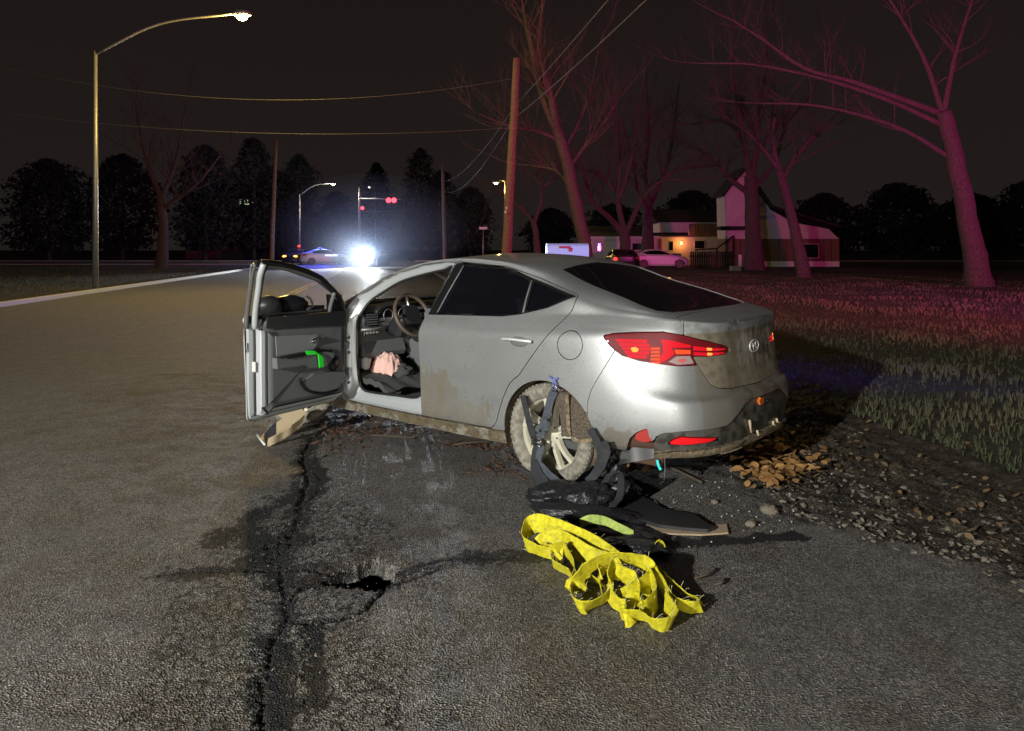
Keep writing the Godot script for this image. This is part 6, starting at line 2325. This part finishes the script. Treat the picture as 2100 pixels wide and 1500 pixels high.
func make_trees():
	bare_tree("leaning bare tree right of the utility pole, trunk tilting left", 31.0, [[1207, 580], [1197, 490], [1180, 415], [1162, 330], [1140, 262]], .30, .22,
		[[.5, .20, .08, [1140, 262, 1116, 205, 1098, 130, 1078, 40, 1060, -60]], [-1.0, .18, .06, [1140, 262, 1128, 190, 1106, 110, 1112, 20]], [1.0, .10, .03, [1165, 345, 1200, 300, 1240, 250, 1270, 200]],
		[-1.0, .09, .03, [1150, 290, 1105, 270, 1060, 262, 1020, 250]], [1.0, .09, .03, [1172, 385, 1140, 350, 1090, 340]], [2.0, .08, .03, [1155, 310, 1185, 255, 1210, 190, 1230, 90]]], 8, 2.2)
	bare_tree("bare tree forking low into four limbs in front of the parked white car", 47.0, [[1284, 580], [1283, 520], [1281, 478]], .40, .33,
		[[.0, .22, .06, [1280, 482, 1248, 445, 1212, 412, 1196, 360, 1164, 280]], [1.0, .22, .06, [1281, 478, 1270, 430, 1266, 400, 1230, 360, 1180, 344, 1130, 330]], [.0, .15, .05, [1267, 415, 1270, 345, 1262, 250, 1245, 180, 1235, 100]],
		[-2.0, .13, .04, [1270, 410, 1288, 350, 1302, 290, 1306, 245, 1320, 160]], [1.0, .2, .05, [1284, 478, 1306, 430, 1330, 388, 1390, 350, 1450, 342]], [-1.0, .11, .04, [1318, 405, 1360, 370, 1420, 372, 1470, 365]]], 8, 3.0)
	bare_tree("upright bare tree behind the low forking tree", 57.0, [[1330, 560], [1328, 480], [1330, 425]], .5, .36,
		[[0, .28, .06, [1330, 425, 1322, 360, 1330, 270, 1325, 160]], [1, .22, .05, [1330, 430, 1355, 370, 1380, 290, 1390, 190]], [-1, .2, .05, [1328, 440, 1305, 380, 1290, 300, 1270, 230]]], 8, 3.4)
	bare_tree("thick bare tree in front of the pink gabled house", 51.0, [[1547, 580], [1545, 500], [1542, 420], [1539, 360]], .62, .42,
		[[0, .26, .06, [1539, 365, 1526, 310, 1512, 270, 1480, 248, 1420, 255]], [1, .26, .06, [1541, 360, 1553, 300, 1556, 230, 1575, 120]], [-1, .22, .05, [1540, 400, 1500, 370, 1478, 345, 1440, 310, 1400, 290]],
		[-2, .2, .05, [1536, 350, 1520, 250, 1500, 150, 1505, 40]], [1, .2, .05, [1545, 390, 1590, 330, 1610, 260, 1660, 200]]], 9, 3.2)
	bare_tree("small bare tree with a crooked fork between the pole and the mailbox", 44.0, [[1106, 570], [1100, 490], [1095, 457]], .22, .17,
		[[0, .12, .03, [1095, 458, 1072, 430, 1046, 412, 1020, 395]], [0, .12, .03, [1096, 457, 1110, 412, 1108, 372, 1112, 330]], [1, .08, .03, [1108, 380, 1085, 355, 1050, 352]], [-1, .08, .02, [1109, 385, 1140, 368, 1170, 362]]], 7, 2.2)
	bare_tree("bare tree at the right edge of the pink house", 38.0, [[1650, 600], [1632, 480], [1612, 400], [1598, 350]], .32, .2,
		[[0, .16, .04, [1598, 350, 1585, 290, 1590, 200, 1570, 110]], [1, .14, .04, [1604, 370, 1640, 310, 1700, 250]], [-1, .12, .04, [1600, 352, 1560, 300, 1520, 262]]], 8, 2.4)
	bare_tree("big bare tree near the right side of the road, limbs reaching over the lawn", 29.0, [[2010, 600], [1990, 480], [1960, 330], [1935, 230]], .42, .3,
		[[0, .13, .03, [1935, 235, 1840, 200, 1740, 165, 1650, 140, 1560, 78, 1500, 40]], [1, .11, .03, [1940, 260, 1820, 205, 1700, 165, 1640, 150, 1540, 132, 1440, 130]], [-1, .13, .04, [1935, 230, 1960, 110, 2000, -20]], [0, .12, .04, [1935, 240, 1890, 110, 1800, -40]], [1, .10, .03, [1958, 330, 1860, 270, 1760, 235, 1660, 215, 1560, 212]]], 7, 1.8)
	bare_tree("bare tree on the left roadside beyond the street lamp", 55.0, [[330, 570], [334, 480], [330, 400]], .4, .3,
		[[0, .22, .05, [330, 405, 300, 330, 280, 230]], [1, .2, .05, [331, 405, 360, 330, 380, 220]], [-1, .18, .05, [332, 430, 400, 380, 450, 320]]], 8, 3.0)
	var dark := [[520, 285, 110, 96.0, true, "tall dark tree at the left edge, leftmost of the far trees"], [612, 318, 95, 100.0, true, "dark round tree behind the far lamp post on the left"], [560, 350, 120, 104.0, true, "low dark tree between the two far left poles"],
		[690, 395, 90, 150.0, true, "far dark tree under the white street lamp"], [772, 335, 70, 190.0, true, "far dark tree above the traffic signals"], [862, 305, 80, 120.0, true, "dark rounded tree right of the traffic signals"], [905, 350, 80, 110.0, true, "dark tree behind the thin far utility pole"],
		[420, 300, 130, 90.0, true, "broad dark tree left of the tall dark tree"], [250, 320, 150, 95.0, true, "broad dark tree far out on the left"], [965, 385, 90, 100.0, true, "dark tree behind the street name sign"], [100, 330, 160, 90.0, true, "dark tree at the far left side of the view"],
		[1420, 395, 150, 112.0, true, "dark tree mass above the roof of the two level house"], [1260, 420, 120, 110.0, true, "dark tree behind the garage roof"], [1690, 400, 150, 105.0, true, "dark tree behind the gabled house"], [1840, 380, 170, 98.0, true, "dark tree right of the gabled house"], [1990, 400, 160, 92.0, true, "dark tree at far right of the lawn"], [2120, 370, 170, 88.0, true, "dark tree at the right edge of the view"], [1130, 430, 110, 115.0, true, "low dark tree behind the mailbox"]]
	for q in dark: evergreen(q[5], q[0], q[1], q[2], q[3], q[4])

# ---------------------------------------------------------------- houses
func px_box(st: SurfaceTool, a: float, b: float, top: float, bottom: float, d: float, deep: float, o := Vector3.ZERO):
	var p := at_depth(a, top, d)
	var q := at_depth(b, bottom, d)
	if bottom > 540: q.y = -.05
	box(st, Vector3(q.x - p.x, p.y - q.y, deep), Transform3D(Basis(), Vector3((p.x + q.x) * .5, (p.y + q.y) * .5, -d - deep * .5) - o), .01)

func part_box(called: String, t: Node3D, a: float, b: float, top: float, bottom: float, d: float, deep: float, m: Material) -> MeshInstance3D:
	var st := builder()
	px_box(st, a, b, top, bottom, d, deep, t.position)
	return commit(st, called, m, t)

func window_px(t: Node3D, a: float, b: float, top: float, bottom: float, d: float, glass: Material):
	var w := part_box("window", t, a, b, top, bottom, d - .05, .08, M.trim_white)
	var st := builder()
	px_box(st, a + 1.2, b - 1.2, top + 1.2, bottom - 1.2, d - .07, .04, t.position)
	commit(st, "pane", glass, w)

func roof_px(t: Node3D, a: float, b: float, eave: float, ridge: float, d: float, deep: float):
	var p := at_depth(a, eave, d)
	var q := at_depth(b, eave, d)
	var rise := at_depth(a, ridge, d).y - p.y
	var st := builder()
	prism(st, v2([-deep * .5 - .4, 0, deep * .5 + .4, 0, 0, rise]), p.x, q.x, Transform3D(Basis(Vector3(0, 0, -1), Vector3.UP, Vector3(1, 0, 0)), Vector3(0, p.y, -d - deep * .5) - t.position))
	commit(st, "roof", M.roof_shingle, t)

func make_houses():
	# long low house behind the parked white car
	var t := thing("house", "two level house with a lit porch lamp behind the parked white car", "house", Vector3(12, 0, -66))
	part_box("wall", t, 1338, 1505, 486, 560, 66.0, 8.0, M.siding)
	part_box("upper_wall", t, 1353, 1505, 456, 485.6, 66.2, 7.6, M.siding)
	roof_px(t, 1345, 1510, 456, 425, 66.0, 8.0)
	part_box("porch_roof", t, 1340, 1412, 477, 484, 64.8, 1.3, M.roof_shingle)
	for k in 9: part_box("board", t, 1414 + k * 6.4, 1419.4 + k * 6.4, 459, 485, 66.08, .15, M.siding_dark)
	window_px(t, 1371, 1382, 494, 515, 66.0, M.dark_glass)
	window_px(t, 1424, 1446, 493, 511, 66.0, M.dark_glass)
	part_box("door", t, 1350, 1357, 490, 540, 65.95, .1, M.wood_door)
	var st := builder()
	ellipsoid(st, at_depth(1398, 499, 65.75) - t.position, Vector3(.12, .16, .1), 12, 8)
	commit(st, "porch_lamp", M.porch_glow, t)
	omni(t, "porch_light", at_depth(1398, 499, 65.3) - t.position, Color(1, .62, .22), 1.6, .1)
	# gabled house at right
	t = thing("house", "tall gabled house with pale siding over a brown lower storey", "house", Vector3(21, 0, -60))
	st = builder()
	var g := []
	for q in [[1489, 490], [1487, 398], [1528, 352], [1556, 398], [1580, 430], [1625, 456], [1700, 470], [1720, 490]]:
		var p := at_depth(q[0], q[1], 60.0)
		g.append(Vector2(p.x, p.y))
	prism(st, PackedVector2Array(g), -2.5, 0.0, Transform3D(Basis(), Vector3(0, 0, -60) - t.position))
	commit(st, "gable_wall", M.siding, t)
	for k in 15: part_box("board", t, 1488 + k * 15.6, 1502.6 + k * 15.6, 486, 560, 60.06, .2, M.siding_dark)
	part_box("wall", t, 1488, 1722, 488, 560, 60.3, 2.3, M.siding_dark)
	part_box("porch_roof", t, 1478, 1530, 464, 472, 58.8, 1.2, M.roof_shingle)
	part_box("base_board", t, 1560, 1722, 536, 541, 59.8, .2, M.trim_white)
	window_px(t, 1640, 1680, 500, 530, 60.0, M.dark_glass)
	st = builder()
	var e0 := at_depth(1482, 404, 59.6) - t.position
	var e1 := at_depth(1528, 346, 59.6) - t.position
	var e2 := at_depth(1582, 426, 59.6) - t.position
	var e3 := at_depth(1725, 468, 59.6) - t.position
	for s in [[e0, e1], [e1, e2], [e2, e3]]:
		var a: Vector3 = s[0]
		var b: Vector3 = s[1]
		var m := (a + b) * .5 + Vector3(0, .1, -1.4)
		box(st, Vector3(a.distance_to(b), .14, 3.4), Transform3D(Basis.from_euler(Vector3(0, 0, atan2(b.y - a.y, b.x - a.x))), m), .01)
	commit(st, "roof", M.roof_shingle, t)
	# garage at left of them
	t = thing("garage", "low garage with a panelled door, lit purple, left of the white car", "garage", Vector3(9, 0, -70))
	part_box("wall", t, 1214, 1336, 490, 560, 70.0, 7.0, M.siding)
	part_box("fascia", t, 1208, 1338, 485, 490, 69.7, 7.6, M.trim_white)
	roof_px(t, 1208, 1338, 485, 462, 69.8, 7.4)
	for k in 4: part_box("door_panel", t, 1240, 1276, 496 + k * 9, 504.4 + k * 9 if k < 3 else 560.0, 69.9, .12, M.trim_white)
	window_px(t, 1225, 1234, 498, 516, 70.0, M.dark_glass)
	window_px(t, 1296, 1322, 498, 514, 70.0, M.dark_glass)
	# dark fence and small things in front of the houses
	t = thing("picket_fence", "dark picket fence before the lit houses", "fence", Vector3(15, 0, -57))
	for k in 20: part_box("picket", t, 1416 + k * 4.6, 1419.6 + k * 4.6, 516 + .5 * sin(k * 2.0), 560, 57.0, .05, M.fence_dark)
	part_box("rail", t, 1414, 1510, 524, 527, 57.06, .05, M.fence_dark)
	t = thing("stair_rail", "dark stair handrail sloping down before the gabled house", "handrail", at_depth(1490, 510, 58.0))
	st = builder()
	for s in [[1505, 484, 1470, 510], [1470, 510, 1425, 513], [1505, 484, 1505, 530], [1470, 510, 1470, 545]]:
		tube(st, [at_depth(s[0], s[1], 58.0) - t.position, at_depth(s[2], s[3], 58.0) - t.position], .07, 6)
	commit(st, "rail", M.fence_dark, t)
	t = thing("yard_post", "short white post on a pale slab in front of the thick tree", "post", Vector3(15, 0, -49))
	part_box("post", t, 1516, 1521, 523, 560, 49.0, .16, M.trim_white)
	part_box("slab", t, 1501, 1520, 546, 552, 48.6, .5, M.concrete)
	for q in [[1388, "blue wheeled bin by the porch, right hand one"], [1375, "dark wheeled bin by the porch, left hand one"]]:
		t = thing("wheeled_bin", q[1], "bin", Vector3(at_depth(q[0], 530, 60).x, 0, -60))
		st = builder()
		prism(st, v2([-.22, .12, .22, .12, .3, 1.0, -.3, 1.0]), -.3, .3, Transform3D())
		commit(st, "bin_body", M.bin_blue if q[0] > 1380 else M.black_plastic, t)
		st = builder()
		box(st, Vector3(.64, .06, .68), Transform3D(Basis.from_euler(Vector3(.08, 0, 0)), Vector3(0, 1.03, 0)), .02)
		commit(st, "lid", M.bin_blue if q[0] > 1380 else M.black_plastic, t)
		for s in [-.2, .2]:
			st = builder()
			lathe(st, [Vector2(0, -.03), Vector2(.12, -.03), Vector2(.12, .03), Vector2(0, .03)], 14, Transform3D(Basis.from_euler(Vector3(0, PI / 2, 0)), Vector3(s, .12, -.25)))
			commit(st, "wheel", M.seal_rubber, t)
	# house with lit windows far at left
	t = thing("house", "dark far house at left with a row of greenish lit windows", "house", at_depth(470, 520, 108) * Vector3(1, 0, 1))
	part_box("wall", t, 380, 556, 404, 560, 108.0, 9.0, M.siding_dark)
	roof_px(t, 372, 562, 404, 372, 108.0, 9.0)
	for q in [[488, 496], [500, 512], [516, 521], [528, 534]]: window_px(t, q[0], q[1], 408, 421, 108.0, M.window_glow)
	for q in [[410, 430], [440, 460]]: window_px(t, q[0], q[1], 408, 421, 108.0, M.dark_glass)
	# white kerbside mailbox with its red flag
	var mp := at_depth(1163, 513, 9.3)
	t = thing("mailbox", "white roadside mailbox with a red flag, lit blue, behind the car roof", "mailbox", Vector3(mp.x, 0, mp.z), deg_to_rad(4))
	st = builder()
	var prof := [Vector2(-.085, -.085)]
	for k in 9: prof.append(Vector2(-.085 + .17 * 0.0 - cos(PI * k / 8.0) * .085 + .085, .02 + sin(PI * k / 8.0) * .065))
	prof.append(Vector2(.085, -.085))
	prof[1] = Vector2(-.085, .02)
	var pv := PackedVector2Array()
	pv.append(Vector2(-.085, -.085)); pv.append(Vector2(.085, -.085))
	for k in 9: pv.append(Vector2(cos(PI * k / 8.0) * .085, .02 + sin(PI * k / 8.0) * .065))
	prism(st, pv, -.265, .265, Transform3D(Basis(Vector3(0, 0, 1), Vector3.UP, Vector3(-1, 0, 0)), Vector3(0, mp.y, 0)))
	commit(st, "box", M.white_enamel, t)
	st = builder()
	box(st, Vector3(.14, .028, .008), Transform3D(Basis(), Vector3(-.04, mp.y + .035, .092)), .002)
	box(st, Vector3(.045, .05, .008), Transform3D(Basis(), Vector3(.03, mp.y + .006, .092)), .002)
	commit(st, "flag", M.flag_red, t)
	st = builder()
	box(st, Vector3(.10, mp.y - .08, .10), Transform3D(Basis(), Vector3(0, (mp.y - .09) * .5, 0)), .01)
	box(st, Vector3(.3, .03, .16), Transform3D(Basis(), Vector3(0, mp.y - .1, 0)), .005)
	commit(st, "post", M.pole_wood, t)

# ---------------------------------------------------------------- other cars
var coarse := {}
func plain_sedan(called: String, label: String, category: String, at: Vector3, turn: float, paint: Material) -> Node3D:
	car_tables()
	if coarse.is_empty():
		var us := stations_us(.06)
		coarse.B = car_grid(us, steps(0, 7, 21), false)
		coarse.U = car_grid(us, steps(0, 3, 18), true)
		join_seam(coarse.B, coarse.U)
		coarse.o = outlines()
	var B: Dictionary = coarse.B
	var U: Dictionary = coarse.U
	var o: Dictionary = coarse.o
	var car := thing(called, label, category, at, turn)
	var win := poly([1.98, 1.015, 1.93, 1.085, 1.63, 1.238, 1.3, 1.325, .93, 1.36, .495, 1.327, .10, 1.224, -.085, 1.175, .05, 1.112, .250, 1.055, .384, 1.035])
	panel("body", car, [cut(B, [], [o.arch, o.front_arch, o.lamp, o.below]), cut(U, [], [win, o.rear_glass, o.windscreen])], paint, 0, null, 0.0, .02)
	for sg in [1, -1]:
		panel("side_window", car, [cut(U, [win], [])], M.dark_glass, sg, null, -.01, .0)
		panel("tail_lamp", car, [cut(B, [o.lamp], [])], M.lens_red, sg, null, .0, .01)
		head_lamp(car, sg)
		for x in [0.0, 2.67]:
			var st := builder()
			var xf := Transform3D(Basis(Vector3(sg, 0, 0), Vector3.UP, Vector3(0, 0, -sg)), cv(Vector3(x, .315, .80 * sg)))
			lathe(st, [Vector2(.0, .03), Vector2(.2, .05), Vector2(.22, .07), Vector2(.28, .09), Vector2(.31, .07), Vector2(.315, -.08), Vector2(.2, -.1)], 24, xf)
			commit(st, "wheel", M.tyre, car)
	panel("rear_window", car, [cut(U, [o.rear_glass], [])], M.dark_glass, 0, null, -.01, .0)
	panel("windscreen", car, [cut(U, [o.windscreen], [])], M.dark_glass, 0, null, -.01, .0)
	var st := builder()
	box(st, Vector3(4.0, .12, 1.5), Transform3D(Basis(), Vector3(1.2, .26, 0)))
	commit(st, "underbody", M.black_plastic, car)
	return car

func make_far_traffic():
	plain_sedan("parked_car", "white sedan parked side-on before the garage", "car", Vector3(9.9, 0, -56.0), 0.0, M.white_car_paint)
	var c := plain_sedan("parked_car", "dark car seen from behind, one red tail lamp glowing beyond the silver roof", "car", Vector3(6.9, 0, -45.0), PI / 2, M.dark_paint)
	var st := builder()
	ellipsoid(st, cv(Vector3(-.80, .84, .66)), Vector3(.14, .12, .14), 12, 8)
	commit(st, "tail_lamp_bulb", M.tail_glow, c)
	st = builder()
	tube(st, smooth_path([cv(Vector3(-.90, 1.06, .60)), cv(Vector3(-.90, .95, .80)), cv(Vector3(-.88, .80, .86)), cv(Vector3(-.92, .62, .80))], 5), .014, 6)
	commit(st, "lamp_trim", M.chrome, c)
	# oncoming car with its full beam
	c = plain_sedan("oncoming_car", "car far down the road with one dazzling white headlamp", "car", Vector3(-11.25, 0, -61.5), -PI / 2 - .14, M.dark_paint)
	for z in [.62]:
		st = builder()
		ellipsoid(st, Vector3(3.42, .82, -z), Vector3(.09, .14, .17), 14, 10)
		commit(st, "headlamp_bulb", M.head_glow, c)
		spot_lamp(c, "headlamp_light", Vector3(3.6, .82, -z), Vector3(1, -.012, 0), Color(.95, .98, 1.0), 900.0, 30, .16)
	omni(c, "headlamp_spill", Vector3(3.9, 1.1, -.62), Color(.85, .93, 1.0), 30.0, .2)
	for k in 9:  # nested mist shells added to give the headlamp its glare halo
		var fog := FogVolume.new()
		fog.name = numbered("glare_mist")
		fog.shape = RenderingServer.FOG_VOLUME_SHAPE_ELLIPSOID
		fog.size = Vector3(2.2, 1.3, 2.0) * (1.0 + k * .75)
		var fm := FogMaterial.new()
		fm.density = 0.0034
		fm.albedo = Color(.85, .9, 1.0)
		fog.material = fm
		fog.position = Vector3(-11.0, 1.2 + k * .2, -57.2)
		add_child(fog)
		tag(fog, "added pale mist that makes the glare of the dazzling headlamp", "mist", "added mist round the headlamp")
		stuff(fog)
	# police car stopped across the far junction
	c = plain_sedan("police_car", "far police car beside the dazzling headlamp, roof bar glowing", "car", Vector3(-18.3, 0, -67.0), .3, M.white_car_paint)
	st = builder()
	box(st, Vector3(.2, .12, 1.1), Transform3D(Basis(), Vector3(.75, 1.5, 0)), .03)
	commit(st, "roof_bar", M.black_plastic, c)
	for q in [[-.35, M.flash_blue], [0.0, M.blue_white_glow], [.35, M.flash_blue]]:
		st = builder()
		box(st, Vector3(.24, .11, .26), Transform3D(Basis(), Vector3(.75, 1.52, q[0])), .03)
		commit(st, "flasher_lamp", q[1], c)
	omni(c, "flasher_light", Vector3(.75, 2.2, 0), Color(.18, .25, 1.0), 70.0, .3)
	st = builder()
	box(st, Vector3(1.1, .10, .06), Transform3D(Basis(), Vector3(1.7, .86, .93)), .02)
	commit(st, "side_lamp", M.blue_white_glow, c)
	# truck with amber beacon
	c = plain_sedan("recovery_car", "far car with an amber beacon on its roof and amber lamps in front", "car", Vector3(-20.2, 0, -70.0), -PI / 2, M.dark_paint)
	st = builder()
	ellipsoid(st, Vector3(.8, 2.0 - .3, -2.5 + 2.4), Vector3(.16, .12, .16), 12, 8)
	commit(st, "beacon_lamp", M.tail_glow, c)
	for z in [-.5, .5]:
		st = builder()
		ellipsoid(st, Vector3(3.3, .78, z), Vector3(.1, .09, .2), 12, 8)
		commit(st, "amber_lamp", M.amber_glow, c)

func make_verge():
	var blade := builder()
	for k in 5:
		var a := k * 1.3
		var dir := Vector3(cos(a), 0, sin(a))
		var w := Vector3(-sin(a), 0, cos(a)) * .05
		blade.set_smooth_group(0)
		var p := dir * .06
		var q := p + dir * .16 + Vector3(0, .62, 0)
		var r := q + dir * .35 + Vector3(0, .30, 0)
		quad(blade, p - w, p + w, q + w * .7, q - w * .7)
		tri(blade, q - w * .7, q + w * .7, r)
	blade.generate_normals()
	var me := blade.commit()
	me.surface_set_material(0, M.grass_blade)
	scatter("verge_grass", "short pale winter grass on the verge right of the road", "grass", me, 42000, func():
		var d := 3.2 + 40.0 * pow(rng.randf(), 1.7)
		var x := road_right(d) + 1.0 + 24.0 * pow(rng.randf(), 1.3)
		if d < 9: x += .7
		var n := noise.get_noise_2d(x * .35, d * .35)
		var s := .075 * (.5 + .6 * rng.randf() + .9 * n)
		var c := Color(.045, .065, .028).lerp(Color(.12, .105, .06), clampf(.45 + n + rng.randf_range(-.3, .3), 0, 1))
		return [Vector3(x, -.012, -d), Vector3(s, s, s), false, c], true)
	scatter("left_verge_grass", "short winter grass on the verge left of the road", "grass", me, 9000, func():
		var d := 8.0 + 50.0 * rng.randf()
		var x := road_left(d) - .3 - 22.0 * rng.randf()
		var n := noise.get_noise_2d(x * .35, d * .35)
		var s := .14 * (.6 + .5 * rng.randf() + .35 * n)
		return [Vector3(x, -.012, -d), Vector3(s, s, s), false, Color(.05, .07, .028).lerp(Color(.13, .115, .06), clampf(.5 + n, 0, 1))], true)
